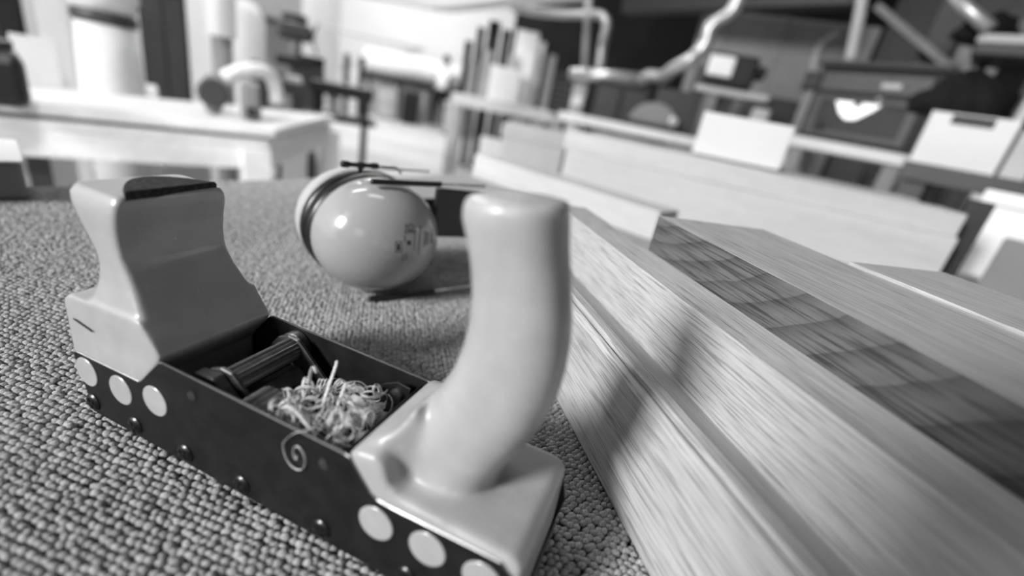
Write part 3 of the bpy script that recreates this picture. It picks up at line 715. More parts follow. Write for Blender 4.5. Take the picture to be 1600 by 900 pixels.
# things standing behind the bench
o = crate('white_sheet', 62, 128, 300, 62, 2.75, .03, OFFWHITE, 'pale square sheet leaning behind the left bench', 'sheet', base=0, bevel=.003, lean=-.05)
o = crate('leaning_plank', 108, 150, 300, -14, 3.1, .04, OFFWHITE, 'tall pale plank leaning beside the dust bag', 'plank', base=0, bevel=.003, lean=-.04)
c_, an, wd, ht = facing(150, 246, 300, -60, 3.5, 0)
de = empty('dust_extractor', c_, an); tag(de, 'pale dust extractor with a cloth bag above a round drum', 'dust extractor')
r_ = wd / 2
MB().lathe([(r_ * .9, .12), (r_ * .95, .2), (r_ * .95, .58), (r_ * .9, .6)], 24).build('drum', PALEGREY, de, 0, 2, True)
MB().lathe([(r_ * .9, .60), (r_ * 1.02, .70), (r_ * .96, .9), (r_ * .9, 1.07)], 24).build('lower_bag', CLOTH_W, de, 0, 2, True)
MB().lathe([(r_ * .92, 1.07), (r_ * .97, 1.085), (r_ * .97, 1.12), (r_ * .92, 1.13)], 24).build('clamp_band', DARKGREY, de, 0, 2, True)
MB().lathe([(r_ * .92, 1.13), (r_ * 1.08, 1.2), (r_ * 1.06, 1.35), (r_ * .8, 1.45), (r_ * .3, 1.48)], 24).build('upper_bag', CLOTH_W, de, 0, 2, True)
for k in range(4):
    an = PI / 4 + k * PI / 2; MB().tube([(r_ * .8 * math.cos(an), r_ * .8 * math.sin(an), 0), (r_ * .8 * math.cos(an), r_ * .8 * math.sin(an), .13)], .03, 8).build('foot', DARKGREY, de)
o = crate('tool_case', -40, 44, 128, 80, 2.1, .2, NEARBLACK, 'black soft tool case at the far left on the bench', 'case', base=HB, bevel=.03)
child(o, 'handle', (-.04, .08, o['h']), (.04, .1, o['h'] + .03), BLACK, .005)
cb = crate('tool_cabinet', 20, 90, 300, -14, 4.6, .5, NEARBLACK, 'tall dark cabinet behind the leaning panel', 'cabinet', base=0)
child(cb, 'door', (-cb['w'] / 2 + .02, -.02, .1), (-.005, 0, cb['h'] - .05), DARKGREY, .004); child(cb, 'door', (.005, -.02, .1), (cb['w'] / 2 - .02, 0, cb['h'] - .05), NEARBLACK, .004)
cb = crate('tool_cabinet', 246, 312, 300, -14, 4.8, .5, NEARBLACK, 'tall dark cabinet between the dust extractor and the white post', 'cabinet', base=0)
child(cb, 'door', (-cb['w'] / 2 + .02, -.02, .1), (-.005, 0, cb['h'] - .05), DARKGREY, .004); child(cb, 'door', (.005, -.02, .1), (cb['w'] / 2 - .02, 0, cb['h'] - .05), DARKGREY, .004)
o = crate('cardboard_box', 190, 248, 150, 135, 4.02, .26, WHITE, 'low white carton on the stool below the dust extractor', 'box', base=.471)
st = crate('side_stool', 180, 256, 240, 150, 4.0, .3, MIDGREY, 'grey stool carrying the low white carton', 'stool', base=0, top=.47, bevel=.003)
# white post
c_ = K(350, 130, 3.2); c_.z = 0
po = empty('support_post', c_); tag(po, 'round white post with a grey sleeve behind the bench', 'post')
MB().lathe([(.07, 1.12), (.07, 5.58)], 20).build('shaft', mat('post_white', .92, .5, 0, .4, .02, 6), po, 0, 2, True); MB().lathe([(.05, 0), (.05, 1.12)], 20).build('sleeve', MIDGREY, po, 0, 2, True)
MB().lathe([(.11, 0), (.11, .012)], 20).build('base_plate', MIDGREY, po)
# white hose arch and clutter on the bench
o = pipe('suction_hose', [(352, 122, 2.6), (372, 113, 2.62), (400, 110, 2.65), (420, 116, 2.68), (430, 136, 2.7), (433, 162, 2.7)], .033, WHITE, 'white hose arching over the end of the bench', 'hose')
o = crate('grinder', 318, 348, 150, 118, 2.5, .15, MIDGREY, 'small grey bench grinder left of the white hose', 'grinder', base=HB + .001, bevel=.03)
M90 = Matrix.Rotation(PI / 2, 4, 'X')
MB().lathe([(.05, -.02), (.055, 0), (.06, .02), (.05, .03)], 18, Matrix.Translation((0, 0, .09)) @ M90).build('wheel', DARKGREY, o)
o = crate('router', 375, 408, 158, 128, 2.45, .1, MIDGREY, 'grey hand machine under the white hose arch', 'router', base=HB, bevel=.02)
child(o, 'knob', (-.02, -.03, .02), (.02, 0, .06), BLACK, .008)
# drill press on a dark stand
c_, an, wd, ht = facing(436, 484, 262, 40, 4.75, 0)
dp = empty('drill_press', c_, an); tag(dp, 'dark drill press on a stand against the pale wall', 'drill press')
def dz(y): return K(462, y, 4.6).z
MB().box((-.16, -.1, 0), (.16, .25, .06)).build('base', DARKGREY, dp, .01); MB().lathe([(.045, .06), (.045, dz(30))], 16, Matrix.Translation((0, .15, 0))).build('column', MIDGREY, dp)
MB().box((-.13, -.22, dz(62)), (.13, .22, dz(36))).build('head', DARKGREY, dp, .03); MB().lathe([(.05, dz(78)), (.05, dz(62))], 14, Matrix.Translation((0, -.12, 0))).build('chuck', MIDGREY, dp)
MB().box((-.14, -.25, dz(104)), (.14, .1, dz(90))).build('drill_table', NEARBLACK, dp, .01); MB().lathe([(.1, 0), (.1, .2)], 16, Matrix.Translation((0, .22, dz(62)))).build('motor', NEARBLACK, dp)
for k in range(3):
    an = k * 2 * PI / 3; MB().tube([(.13, -.05, dz(55)), (.17, -.05 + .14 * math.cos(an), dz(55) + .14 * math.sin(an))], .01, 8).build('feed_lever', STEEL, dp)
# dark machine bench and saw stand
def table(name, x0, x1, yt, D, dep, h, th, material, legm, label, cat='table', leg=.03, inset_=.05):
    c_, an, wd, _ = facing(x0, x1, yt, yt - 10, D, 0)
    t_ = empty(name, c_, an); tag(t_, label, cat)
    MB().box((-wd / 2, 0, h - th), (wd / 2, dep, h)).build('table_top', material, t_, .004)
    for x in (-wd / 2 + inset_, wd / 2 - inset_):
        for y in (inset_, dep - inset_): MB().box((x - leg, y - leg, 0), (x + leg, y + leg, h - th)).build('leg', legm, t_)
    return t_
t_ = table('machine_bench', 395, 476, 132, 3.95, .36, K(450, 128, 4.1).z, .08, DARKGREY, DARKGREY, 'dark machine bench in front of the drill press')
o = crate('machine_vice', 402, 440, 128, 106, 4.02, .2, DARKGREY, 'dark lump of a vice on the machine bench', 'vice', base=K(450, 128, 4.1).z + .001, bevel=.03)
child(o, 'screw_handle', (-.1, -.04, .05), (.1, -.02, .07), STEEL)
o = crate('cardboard_box', 446, 472, 128, 120, 4.0, .2, OFFWHITE, 'flat pale carton on the machine bench', 'box', base=K(450, 128, 4.1).z + .001)
o = crate('planer', 462, 506, 170, 106, 5.15, .4, DARKGREY, 'dark planing machine right of the drill press', 'machine', base=0, bevel=.02)
child(o, 'fence', (-o['w'] / 2, .1, o['h']), (o['w'] / 2, .13, o['h'] + .1), NEARBLACK, .004)
o = crate('motor_housing', 392, 420, 170, 96, 5.2, .3, NEARBLACK, 'black machine housing left of the drill press', 'machine', base=0, bevel=.03)
child(o, 'cover', (-o['w'] / 2 + .03, -.015, .2), (o['w'] / 2 - .03, 0, .8), DARKGREY, .004)
t_ = table('saw_stand', 484, 584, 140, 4.3, .5, K(540, 134, 4.3).z, .09, NEARBLACK, NEARBLACK, 'black steel saw stand with a lower shelf', leg=.02)
MB().box((-.30, .03, K(540, 186, 4.3).z - .04), (.28, .47, K(540, 186, 4.3).z)).build('shelf', NEARBLACK, t_)
o = crate('cardboard_box', 512, 530, 183, 150, 4.42, .15, WHITE, 'white carton standing on the lower shelf of the saw stand', 'box', base=K(540, 186, 4.3).z + .001)
# far pale partition, pipes and boards in front of it
o = crate('wall_board', 372, 470, 300, -120, 8.2, .05, PALEGREY, 'pale grey partition behind the drill press', 'partition', base=0)
child(o, 'rail', (-o['w'] / 2, -.08, K(420, 34, 8.2).z), (o['w'] / 2, 0, K(420, 27, 8.2).z), DARKGREY)
o = MB().lathe([(.2, 0), (.23, .05), (.23, 1.45), (.15, 1.6), (.03, 1.64)], 24).build('water_heater', WHITE, None, 0, 2, True, Vector((K(385, 100, 7.7).x, K(385, 100, 7.7).y, 0))); tag(o, 'white cylindrical tank in front of the pale partition', 'tank')
for x0, x1, yb, yt, lab in ((536, 546, 118, 84, 'narrow dark board propped at the far white wall, left one'), (560, 570, 112, 88, 'narrow dark board propped at the far white wall, right one')):
    crate('propped_board', x0, x1, yb, yt, 11.0, .06, DARKGREY, lab, 'board', base=0)
o = crate('wall_pipe', 470, 690, 62, 58, 14.5, .05, PALEGREY, 'thin pipe running along the far white wall', 'pipe', bevel=.01)
# white roll on a dark stand
A_, B_ = K(572, 103, 14.2), K(722, 112, 13.6)
hz = (A_.z + B_.z) / 2; A_.z = B_.z = hz
rs_ = empty('paper_roll_stand', ((A_.x + B_.x) / 2, (A_.y + B_.y) / 2, 0)); tag(rs_, 'dark stand with pale posts carrying the big white roll', 'stand')
def rl(p): return p - rs_.location
o = MB().tube([A_, B_], .31, 24).build('paper_roll', WHITE, None, 0, 2, False); smooth_by_angle(o); tag(o, 'big white roll lying across its stand behind the person', 'roll')
MB().beam(rl(A_) - Vector((0, 0, .385)), rl(B_) - Vector((0, 0, .385)), .5, .14).build('deck', NEARBLACK, rs_)
for t in (.03, .35, .65, .97):
    q = rl(A_) + (B_ - A_) * t; MB().box((q.x - .05, q.y - .2, 0), (q.x + .05, q.y + .2, hz - .455)).build('post', PALEGREY, rs_)
o = crate('filing_cabinet', 588, 616, 196, 142, 13.2, .4, PALEGREY, 'pale grey cabinet under the white roll', 'cabinet', base=0, top=.75)
for k in range(2): child(o, 'drawer', (-o['w'] / 2 + .02, -.02, .06 + .35 * k), (o['w'] / 2 - .02, 0, .37 + .35 * k), PALEGREY, .004)
o = crate('filing_cabinet', 626, 652, 196, 138, 13.0, .4, NEARBLACK, 'black cabinet under the white roll', 'cabinet', base=0, top=.78)
for k in range(2): child(o, 'drawer', (-o['w'] / 2 + .02, -.02, .06 + .35 * k), (o['w'] / 2 - .02, 0, .38 + .35 * k), NEARBLACK, .004)
# person in a white shirt, bent over the bench, seen from behind
pc = at_z(682, 204, 0); D0 = math.hypot(pc.x, pc.y)
pn = empty('person', Vector((pc.x, pc.y, 0)), math.atan2(-pc.x, pc.y)); tag(pn, 'person in a white shirt and dark trousers bent forward at the far bench', 'person')
def skinned(name, verts, edges, radii, material, parent, sub=2):
    me = bpy.data.meshes.new(name); me.from_pydata([Vector(v) for v in verts], edges, []); o = link(name, me, material, parent)
    o.modifiers.new('skin', 'SKIN'); sv = me.skin_vertices[0].data if me.skin_vertices else None
    if sv is None:
        bm = bmesh.new(); bm.from_mesh(me); bm.verts.layers.skin.verify(); bm.to_mesh(me); bm.free(); sv = me.skin_vertices[0].data
    for d_, r in zip(sv, radii): d_.radius = (r, r) if not isinstance(r, tuple) else r
    sv[0].use_root = True
    s_ = o.modifiers.new('sub', 'SUBSURF'); s_.levels = s_.render_levels = sub
    o.modifiers['skin'].use_smooth_shade = True
    return o
body = [(0, 0, .95), (.02, .10, 1.18), (.05, .22, 1.38), (.06, .30, 1.50), (.06, .35, 1.57), (.06, .38, 1.66),
        (-.10, .0, .90), (-.13, .05, .50), (-.14, -.06, .09), (-.14, .08, .05), (.10, .0, .90), (.15, .10, .50), (.16, .10, .09), (.16, .23, .05),
        (-.15, .22, 1.38), (-.24, .34, 1.14), (-.18, .55, 1.02), (-.16, .63, 1.0), (.24, .22, 1.38), (.33, .36, 1.16), (.26, .56, 1.03), (.24, .64, 1.0)]
ed = [(0, 1), (1, 2), (2, 3), (3, 4), (4, 5), (0, 6), (6, 7), (7, 8), (8, 9), (0, 10), (10, 11), (11, 12), (12, 13), (2, 14), (14, 15), (15, 16), (16, 17), (2, 18), (18, 19), (19, 20), (20, 21)]
rad = [.13, .13, .14, .07, .055, .085, .09, .06, .045, .04, .09, .06, .045, .04, .06, .045, .035, .03, .06, .045, .035, .03]
skinned('body', body, ed, rad, SKIN, pn)
skinned('shirt', [(0, 0, .90), (.02, .10, 1.18), (.05, .22, 1.38), (.06, .27, 1.46), (-.15, .22, 1.38), (-.22, .31, 1.2), (.24, .22, 1.38), (.32, .33, 1.22)], [(0, 1), (1, 2), (2, 3), (2, 4), (4, 5), (2, 6), (6, 7)], [.155, .155, .165, .09, .08, .07, .08, .07], CLOTH_W, pn)
skinned('trousers', [(0, 0, .93), (-.10, 0, .88), (-.13, .05, .50), (-.14, -.06, .12), (.10, 0, .88), (.15, .10, .50), (.16, .10, .12)], [(0, 1), (1, 2), (2, 3), (0, 4), (4, 5), (5, 6)], [.15, .11, .085, .07, .11, .085, .07], CLOTH_D, pn)
MB().lathe([(.03, -.11), (.085, -.06), (.098, .0), (.09, .06), (.05, .1), (.01, .115)], 18, Matrix.Translation((.06, .375, 1.685))).build('hair', HAIR, pn, 0, 2, True)
o = crate('waste_bin', 690, 720, 211, 160, at_z(700, 211, 0).to_2d().length, .4, PALEGREY, 'pale grey bin on the floor right of the person', 'bin', base=0, bevel=.03)
child(o, 'rim', (-o['w'] / 2 - .02, -.02, o['h'] - .05), (o['w'] / 2 + .02, .42, o['h']), OFFWHITE, .01)
MB().box((-o['w'] / 2, -.01, 0), (o['w'] / 2, .41, .06)).build('plinth', DARKGREY, o)

# ---- right half of the workshop
struct('wall_right', MB().box((7.5, -7, 0), (7.7, 14.2, 5.6)), WALLGREY)
fr = MB()
for y in (1.86, 2.28, 2.68): fr.box((7.40, y, .9), (7.5, y + .06, 3.1))
for z in (.9, 2.0, 3.04): fr.box((7.40, 1.86, z), (7.5, 2.74, z + .06))
struct('window_2', fr, WHITE)
fr = MB()
for x in (-2.06, -.84, .42): fr.box((x, -7.0, 2.5), (x + .06, -6.9, 4.1))
for z in (2.5, 4.04): fr.box((-2.06, -7.0, z), (.48, -6.9, z + .06))
struct('fill_window', fr, WHITE)  # added frame for the fill behind the viewpoint, no window known there
struct('wall_front', MB().box((-6, -7.2, 0), (-2.06, -7, 5.6)).box((.48, -7.2, 0), (7.5, -7, 5.6)).box((-2.06, -7.2, 0), (.48, -7, 2.5)).box((-2.06, -7.2, 4.1), (.48, -7, 5.6)), WALLGREY)
# middle bench with sheet goods
HM = K(790, 160, 6.0).z
mbn = table('sheet_bench', 704, 884, 160, 6.0, .7, HM, .13, OFFWHITE, PALEGREY, 'pale bench in the middle of the workshop loaded with white sheets and boxes', leg=.05)
o = crate('white_carton', 760, 808, 152, 104, 6.03, .22, mat('post_white', .92), 'white carton in front of the tall sheets on the middle bench', 'box', base=HM)
o = crate('white_sheet', 792, 826, 150, 46, 6.45, .04, mat('post_white', .92), 'tallest white sheet standing on the middle bench', 'panel', base=HM, bevel=.003)
o = crate('white_sheet', 812, 838, 150, 62, 6.55, .04, OFFWHITE, 'pale sheet just behind the tallest white sheet', 'panel', base=HM, bevel=.003)
o = crate('white_sheet', 784, 800, 150, 86, 6.36, .03, PALEGREY, 'short grey sheet left of the tallest white sheet', 'panel', base=HM, bevel=.003)
for k, (x0, x1, yt, M_, lb) in enumerate(((744, 760, 76, OAK_C, 'pale plank leaning left of the white carton on the middle bench'), (726, 738, 96, OAK_E, 'grey plank leaning at the left end of the middle bench'), (846, 858, 84, OAK_E, 'grey plank standing right of the tall sheets'))):
    crate('standing_plank', x0, x1, 150, yt, 6.4, .04, M_, lb, 'plank', base=HM, bevel=.003, lean=-.03)
for k, (x0, x1, yt) in enumerate(((716, 728, 62), (732, 744, 40), (748, 766, 30), (770, 784, 44))):
    crate('dark_plank', x0, x1, 150, yt, 7.4, .06, DARKGREY if k % 2 else NEARBLACK, ('dark plank in the rack behind the middle bench, outermost', 'dark plank in the rack behind the middle bench, second', 'widest dark plank in the rack behind the middle bench', 'dark plank in the rack next to the tall white sheets')[k], 'plank', base=0, group='dark planks in the rack')
o = crate('storage_carton', 752, 790, 206, 170, 5.6, .3, WHITE, 'white carton on a dark dolly under the middle bench', 'box', base=.14, top=.62)
o = crate('dolly', 750, 792, 212, 204, 5.55, .34, NEARBLACK, 'dark dolly carrying the white carton under the middle bench', 'dolly', base=0, top=.139)
o = crate('base_cabinet', 796, 820, 210, 170, 6.2, .4, PALEGREY, 'pale grey cabinet under the middle bench', 'cabinet', base=0, top=.9)
child(o, 'door', (-o['w'] / 2 + .02, -.02, .05), (o['w'] / 2 - .02, 0, .85), PALEGREY, .004)
o = crate('base_cabinet', 826, 846, 210, 174, 6.2, .4, OFFWHITE, 'narrow white cabinet under the right end of the middle bench', 'cabinet', base=0, top=.9)
child(o, 'door', (-o['w'] / 2 + .02, -.02, .05), (o['w'] / 2 - .02, 0, .85), OFFWHITE, .004)
o = crate('grey_crate', 782, 884, 230, 203, 2.9, .5, PALEGREY, 'broad grey crate standing behind the board stacks', 'crate', base=0, bevel=.015)
child(o, 'lid', (-o['w'] / 2 - .01, -.01, o['h'] - .07), (o['w'] / 2 + .01, .51, o['h'] + .004), PALEGREY, .008)
o = crate('tool_block', 862, 892, 152, 112, 5.6, .3, NEARBLACK, 'black slatted machine block right of the tall sheets', 'machine', base=HM + .001)
for k in range(5): child(o, 'slat', (-o['w'] / 2 - .01, -.015, .03 + k * .06), (o['w'] / 2 + .01, 0, .06 + k * .06), DARKGREY)
# hanging white cable tray with a corner
def span(name, a_, b_, wd, ht, material, label, cat, **k):
    o = MB().beam(a_, b_, wd, ht).build(name, material, None, .01)
    if label: tag(o, label, cat)
    return o
cz = K(690, 6, 7.6)
A_ = K(470, -8, 8.6); A_.z = cz.z; B_ = K(905, -32, 4.9); B_.z = cz.z
ct = MB().beam(A_, cz, .3, .16).beam(cz, B_, .3, .16).build('trim_1', WHITE); ct['kind'] = 'structure'
# pipes
pipe('extraction_duct', [(800, 10, 6.4), (838, 18, 6.3), (880, 22, 6.2), (925, 22, 6.1), (942, 26, 6.08), (948, 40, 6.06), (942, 70, 6.0), (936, 112, 6.0)], .052, GALV, 'bent galvanised duct hanging in front of the dark wall', 'duct')
pipe('thin_pole', [(922, -40, 5.8), (913, 110, 5.8)], .035, PALEGREY, 'thin pale pole beside the bent duct', 'pole', cr=False)
pipe('extraction_duct', [(892, 116, 5.2), (930, 117, 5.1), (1000, 124, 5.0)], .058, GALV, 'level grey duct leading into the flexible hose', 'duct', cr=False)
o = crate('machine_stand', 890, 912, 166, 114, 5.3, .3, PALEGREY, 'pale machine frame under the start of the level duct', 'machine', base=0, bevel=.02)
child(o, 'knob', (-.06, -.09, o['h'] - .32), (.06, 0, o['h'] - .22), WHITE, .02)
# corrugated hose
hp = kpath([(1004, 124, 4.9), (1014, 118, 4.6), (1035, 120, 4.2), (1052, 108, 4.0), (1074, 96, 3.9), (1092, 82, 3.9), (1104, 66, 3.9), (1108, 48, 3.9), (1120, 34, 3.9), (1138, 24, 3.9), (1150, 8, 3.9), (1160, -24, 3.9)])
q = []
for i in range(len(hp) - 1):
    a_, b_, c_, d_ = hp[max(i - 1, 0)], hp[i], hp[i + 1], hp[min(i + 2, len(hp) - 1)]
    for k in range(8):
        t = k / 8; q.append(.5 * ((2 * b_) + (c_ - a_) * t + (2 * a_ - 5 * b_ + 4 * c_ - d_) * t * t + (3 * b_ - a_ - 3 * c_ + d_) * t ** 3))
o = MB().tube(q, [.050 if k % 2 else .042 for k in range(len(q))], 12).build('flexible_hose', GALV, None, 0, 2, True); tag(o, 'corrugated flexible hose climbing to the ceiling above the white panel', 'hose')
# dark machines behind the rail
HR = K(960, 190, 3.3).z
rt = table('rail_bench', 868, 1250, 200, 3.3, .5, HR, .055, OFFWHITE, OFFWHITE, 'long pale bench carrying the saw guard and the motor column', leg=.02, inset_=.1)
o = crate('machine_case', 916, 1004, 200, 128, 4.3, .3, NEARBLACK, 'black machine case under the level duct', 'machine', base=0)
child(o, 'panel', (-o['w'] / 2 + .03, -.012, .7), (-.02, 0, o['h'] - .05), DARKGREY, .004); child(o, 'panel', (.02, -.012, .7), (o['w'] / 2 - .03, 0, o['h'] - .05), DARKGREY, .004)
c_ = K(1022, 182, 3.35); an = math.atan2(-c_.x, c_.y)
sg = empty('saw_guard', Vector((c_.x, c_.y, HR + .001)), an); tag(sg, 'grey half-round saw guard on a dark machine base on the pale bench', 'saw')
r_ = .155
MB().prism([(r_ * math.cos(PI * k / 16), r_ * math.sin(PI * k / 16) * .85 + .03) for k in range(17)], 0, .06, lambda u, v, w_: Vector((u, w_, v))).build('guard', MIDGREY, sg, .006)
MB().box((-.2, -.03, 0), (.2, .1, .03)).build('base', NEARBLACK, sg, .004)
MB().lathe([(.028, -.012), (.03, 0), (.02, .004)], 16, Matrix.Translation((.13, -.002, .07)) @ M90).build('knob', GALV, sg)
MB().box((-.02, .06, .03), (.24, .12, .26)).build('riving_block', DARKGREY, sg, .01)
c_ = K(1072, 200, 3.45); an = math.atan2(-c_.x, c_.y)
mo = empty('motor_column', Vector((c_.x, c_.y, HR + .001)), an); tag(mo, 'dark column with a black motor and a white square panel on the pale bench', 'machine')
def hz_(x, y): return K(x, y, 3.45).z - HR
MB().box((-.05, -.02, 0), (.05, .1, hz_(1085, 100))).build('column', DARKGREY, mo, .01)
MB().box((.0, -.08, hz_(1100, 131)), (.30, .14, hz_(1100, 80))).build('motor', NEARBLACK, mo, .02)
MB().box((.30, -.03, hz_(1150, 120)), (.36, .09, hz_(1150, 98))).build('shaft_end', NEARBLACK, mo, .02)
MB().box((.015, -.1, hz_(1100, 118)), (.165, -.078, hz_(1100, 86))).build('white_panel', WHITE, mo, .01)
MB().box((-.02, -.06, hz_(1100, 144)), (.42, .1, hz_(1100, 134))).build('arm', PALEGREY, mo, .006)
# backs of the right side: partition, dark cabinets, beams
o = crate('grey_partition', 1046, 1312, 200, 26, 5.9, .06, MIDGREY, 'mid grey partition behind the flexible hose', 'partition', base=0)
for k in range(3): child(o, 'batten', (-o['w'] / 2 + o['w'] * (k + .5) / 3 - .02, -.02, 0), (-o['w'] / 2 + o['w'] * (k + .5) / 3 + .02, 0, o['h']), MIDGREY)
o = crate('dark_cabinet', 1092, 1222, 240, 146, 4.6, .4, NEARBLACK, 'low black cabinet in front of the grey partition', 'cabinet', base=0)
for k in range(2): child(o, 'door', (-o['w'] / 2 + .02 + k * o['w'] / 2, -.02, .1), (-.02 + k * o['w'] / 2, 0, o['h'] - .04), NEARBLACK, .004)
hb2 = MB().beam(K(980, 4, 5.7), K(1340, -14, 5.0), .2, .22).build('trim_2', NEARBLACK); hb2['kind'] = 'structure'
o = crate('tin', 1156, 1186, 226, 166, 3.45, .1, PALEGREY, 'pale tin behind the white block', 'tin', base=HR + .001, bevel=.02)
e0, e1 = K(1142, 186, 3.9), K(1182, 104, 4.1); e0 = e1 + (e0 - e1) * (e1.z / (e1.z - e0.z) * .995)
o = MB().beam(e0, e1, .05, .03).build('batten_stick', OAK_E); tag(o, 'thin stick leaning behind the pale tin', 'stick')
c_, an, wd, ht = facing(1216, 1250, 250, 112, 3.7, 0)
po = empty('machine_post', c_, an); tag(po, 'grey post with a dark cap left of the stove', 'post')
MB().box((-.06, -.06, 0), (.06, .06, ht - .1)).build('shaft', MIDGREY, po, .006); MB().box((-.09, -.09, ht - .1), (.09, .09, ht)).build('cap', NEARBLACK, po, .01)
# stove
ZS = K(1320, 226, 2.9).z
c_, an, wd, ht = facing(1228, 1432, 226, 96, 2.9, ZS)
an += -.40
sv = empty('stove', c_, an); tag(sv, 'dark iron stove with a glass door and a bright flame, right of the grey post', 'stove')
w2 = wd / 2; h_ = ht
MB().box((-w2, 0, 0), (w2, .38, h_ - .025)).build('body', NEARBLACK, sv, .008)
MB().box((-w2 - .012, -.03, h_ - .025), (w2 + .012, .39, h_)).build('top_plate', mat('stove_iron', .035, .4), sv, .005)
MB().box((-w2 + .03, -.012, h_ * .64), (w2 - .03, 0, h_ * .86)).build('upper_panel', mat('stove_panel', .08, .4), sv, .004)
MB().box((.04, -.016, h_ * .71), (.12, -.011, h_ * .77)).build('badge_plate', PALEGREY, sv, .002)
dr = MB()
for lo, hi in (((-w2 + .03, -.02, h_ * .06), (-w2 + .07, 0, h_ * .58)), ((w2 - .07, -.02, h_ * .06), (w2 - .03, 0, h_ * .58)), ((-w2 + .07, -.02, h_ * .06), (w2 - .07, 0, h_ * .14)), ((-w2 + .07, -.02, h_ * .52), (w2 - .07, 0, h_ * .58))): dr.box(lo, hi)
door_ = dr.build('door', mat('stove_panel', .08, .4), sv, .003)
MB().box((-w2 + .07, -.006, h_ * .14), (w2 - .07, -.001, h_ * .52)).build('glass', mat('sooty_glass', .05, .08), door_)
MB().lathe([(.018, 0), (.02, .02), (.012, .03)], 14, Matrix.Translation((-w2 + .1, -.02, h_ * .18)) @ M90).build('knob', DARKGREY, door_)
FM = bpy.data.materials.new('flame'); FM.use_nodes = True; bb = FM.node_tree.nodes['Principled BSDF']; bb.inputs['Base Color'].default_value = G(.8); bb.inputs['Emission Color'].default_value = G(1); bb.inputs['Emission Strength'].default_value = .75
MB().prism([(-.085, .30), (-.09, .33), (-.06, .345), (-.02, .335), (.0, .262), (.03, .325), (.075, .36), (.105, .335), (.07, .265), (.02, .195), (-.02, .185), (-.055, .225)], -.010, -.0065, lambda u, v, w_: Vector((u * 1.1 - .03, w_, v * h_ / .62 * 1.05 - .005))).build('flame', FM, sv, .001)
st = table('stove_stand', 1226, 1432, 230, 2.78, .6, ZS - .001, .05, OFFWHITE, MIDGREY, 'pale topped stand carrying the dark stove')
# crate with a dark bag on a bench
ZB = K(1478, 262, 2.2).z
c_, an, wd, ht = facing(1416, 1560, 258, 178, 2.2, ZB)
tbx = empty('storage_crate', c_, an - .03); tag(tbx, 'pale square storage crate with a slot handle at the far right', 'crate')
w2 = wd / 2; hs = ht * .80
MB().box((-w2, .012, .012), (w2, .32, ht)).build('body', PALEGREY, tbx, .006)
fb = MB(); sw = .055
fb.box((-w2, 0, 0), (w2, .012, hs)).box((-w2, 0, hs + .03), (w2, .012, ht)).box((-w2, 0, hs), (-sw, .012, hs + .03)).box((sw, 0, hs), (w2, .012, hs + .03)); fb.build('front_board', OFFWHITE, tbx)
MB().box((-sw, .0118, hs), (sw, .0125, hs + .03)).build('slot', NEARBLACK, tbx)
MB().box((w2, .0, 0), (w2 + .012, .32, ht - .01)).build('side_board', NEARBLACK, tbx)
def blob(name, c_, sx, sy, sz, material, label, cat, seed):
    mb = MB(); n, m_ = 22, 12; vs = []
    for i in range(m_ + 1):
        th = PI * .5 * i / m_
        for k in range(n):
            ph = 2 * PI * k / n; d_ = Vector((math.cos(ph) * math.cos(th), math.sin(ph) * math.cos(th), math.sin(th))); s = 1 + .28 * mnoise.noise(d_ * 2.1 + Vector((seed, 0, 0)))
            vs.append(c_ + Vector((d_.x * sx * s, d_.y * sy * s, d_.z * sz * s)))
    mb.add(vs, [(i * n + k, i * n + (k + 1) % n, (i + 1) * n + (k + 1) % n, (i + 1) * n + k) for i in range(m_) for k in range(n)] + [tuple(reversed(range(n)))])
    o = mb.build(name, material, None, 0, 2, True); tag(o, label, cat); return o
top_ = tbx.location + Vector((0, 0, ht + .001)); rx = Vector((math.cos(an), math.sin(an), 0)); ry = Vector((-rx.y, rx.x, 0))
blob('dark_bag', top_ + rx * -.05 + ry * .16, .145, .12, .150, CLOTH_D, 'black crumpled bag lying on the pale storage crate', 'bag', 1.)
blob('dark_bag', top_ + rx * .20 + ry * .2, .075, .09, .06, CLOTH_D, 'smaller black bag at the right end of the pale storage crate', 'bag', 4.)
table('crate_bench', 1405, 1740, 268, 2.1, .6, ZB - .001, .06, DARKGREY, DARKGREY, 'dark bench under the pale storage crate at the far right')
# wall bays and shelf at the far right
pipe('grey_pipe', [(1350, -30, 4.2), (1344, 20, 4.2), (1328, 96, 4.2)], .035, PALEGREY, 'pale pipe running down behind the stove', 'pipe')
pipe('grey_pipe', [(1310, 52, 5.86), (1280, 74, 5.84), (1268, 120, 5.84)], .028, PALEGREY, 'thin curved pipe left of the pale pipe behind the stove', 'pipe')
o = crate('wall_board', 1352, 1400, 260, -40, 4.9, .08, NEARBLACK, 'dark upright between the grey wall bays', 'upright', base=0)
o = crate('grey_partition', 1392, 1512, 260, 26, 5.1, .05, MIDGREY, 'mid grey wall bay behind the stove', 'partition', base=0)
o = MB().beam(K(1372, 10, 4.95), K(1492, 110, 4.6), .06, .05).build('brace', MIDGREY); tag(o, 'diagonal brace across the grey wall bay', 'brace')
o = crate('dark_upright', 1478, 1530, 260, -30, 4.42, .1, DARKGREY, 'dark upright left of the high shelf', 'upright', base=0)
o = crate('pale_board', 1520, 1760, 300, 88, 4.4, .05, OFFWHITE, 'pale wall board under the high shelf at the far right', 'board', base=0)
sh = crate('high_shelf', 1512, 1760, 92, 60, 3.9, .4, NEARBLACK, 'dark high shelf with a pale front edge at the far right', 'shelf')
child(sh, 'front_edge', (-sh['w'] / 2, -.012, sh['h'] - .035), (sh['w'] / 2, 0, sh['h'] + .004), PALEGREY)
for x in (-.4, .4): MB().box((sh['w'] * x - .02, .36, -1.2), (sh['w'] * x + .02, .4, 0)).build('bracket', NEARBLACK, sh)
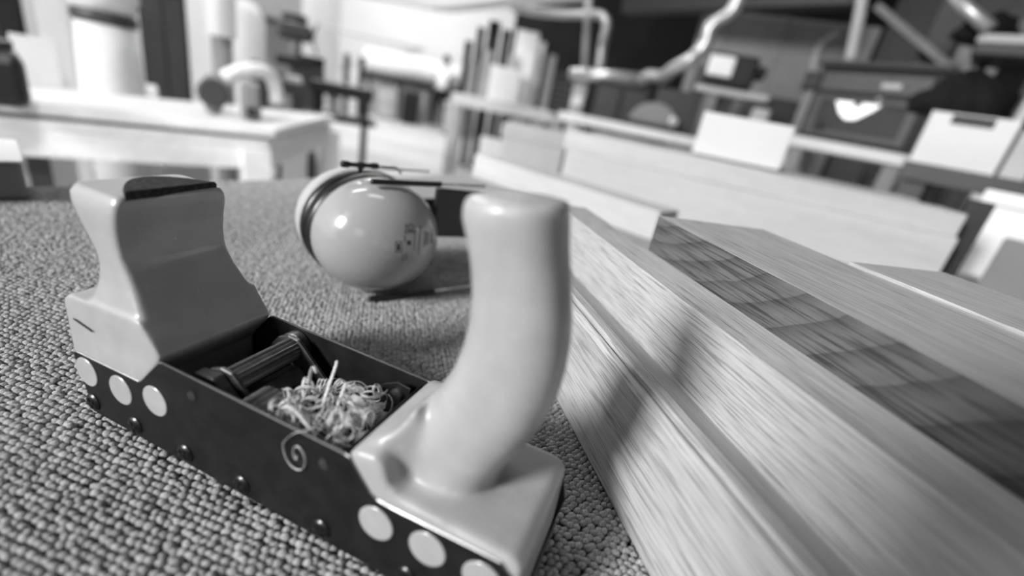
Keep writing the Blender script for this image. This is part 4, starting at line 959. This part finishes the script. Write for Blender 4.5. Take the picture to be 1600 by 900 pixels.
ts = sh.matrix_basis @ Vector((-.28, .2, sh['h'] + .001))
blob('dark_bag', ts, .16, .13, .16, CLOTH_D, 'dark bundle lying on the high shelf', 'bag', 7.)
pipe('angled_tube', [(1482, -24, 4.0), (1500, 4, 3.95), (1546, 44, 3.85)], .035, GALV, 'pale tube slanting down onto the high shelf', 'tube', cr=False)
# white block and boxes on the assembly table
ZU = TZ + .1055 + .05 + .001
o = crate('white_block', 1080, 1228, 240, 184, 1.32, .10, OFFWHITE, 'white block lying on top of the rear board stack', 'block', base=ZU, bevel=.003)
o = crate('dark_strip', 1450, 1496, 425, 306, 1.36, .04, NEARBLACK, 'black upright strip behind the right end of the rear stack', 'board', base=TZ, bevel=.002)  # black upright filling the dark band beside the stack
o = crate('white_box', 1492, 1612, 392, 302, 1.62, .16, WHITE, 'bright white box with a folded rim beyond the right end of the stack', 'box', base=TZ)
child(o, 'rim', (-o['w'] / 2 - .006, -.008, o['h'] - .03), (o['w'] / 2 + .006, .166, o['h'] + .003), WHITE, .004)
o = crate('grey_board', 1510, 1760, 470, 392, 1.46, .06, MIDGREY, 'grey board on edge in front of the bright white box', 'board', base=TZ, bevel=.002)

# the camera that takes the picture, on a small table tripod: its lens shades part of the boards on the right
pcm = empty('photo_camera', CAM); pcm.matrix_world = cam.matrix_world.copy(); tag(pcm, 'black stills camera with a wide lens on a small table tripod', 'camera')
MB().lathe([(.040, .006), (.045, .010), (.045, .028), (.042, .032), (.042, .044)], 32).build('lens_barrel', NEARBLACK, pcm, 0, 2, True)
MB().box((-.100, -.060, .044), (.080, .050, .112)).build('body', NEARBLACK, pcm, .010); MB().box((-.045, .050, .050), (.045, .085, .110)).build('viewfinder', NEARBLACK, pcm, .010)
MB().lathe([(.012, .050), (.012, .058), (.009, .060)], 16, Matrix.Translation((-.075, 0, .078)) @ Matrix.Rotation(-PI / 2, 4, 'X')).build('dial', NEARBLACK, pcm)
foot = cam.matrix_world @ Vector((0, -.062, .085))
tp = empty('table_tripod', Vector((foot.x, foot.y, TZ))); tag(tp, 'small dark tripod standing on the carpet under the camera', 'tripod')
MB().tube([(0, 0, .05), (0, 0, foot.z - TZ - .006)], .012, 12).build('column', DARKGREY, tp)
for k in range(3):
    an = -PI / 2 + k * 2 * PI / 3; MB().tube([(0, 0, .07), (.07 * math.cos(an), .07 * math.sin(an), .004)], .006, 8).build('leg', DARKGREY, tp)
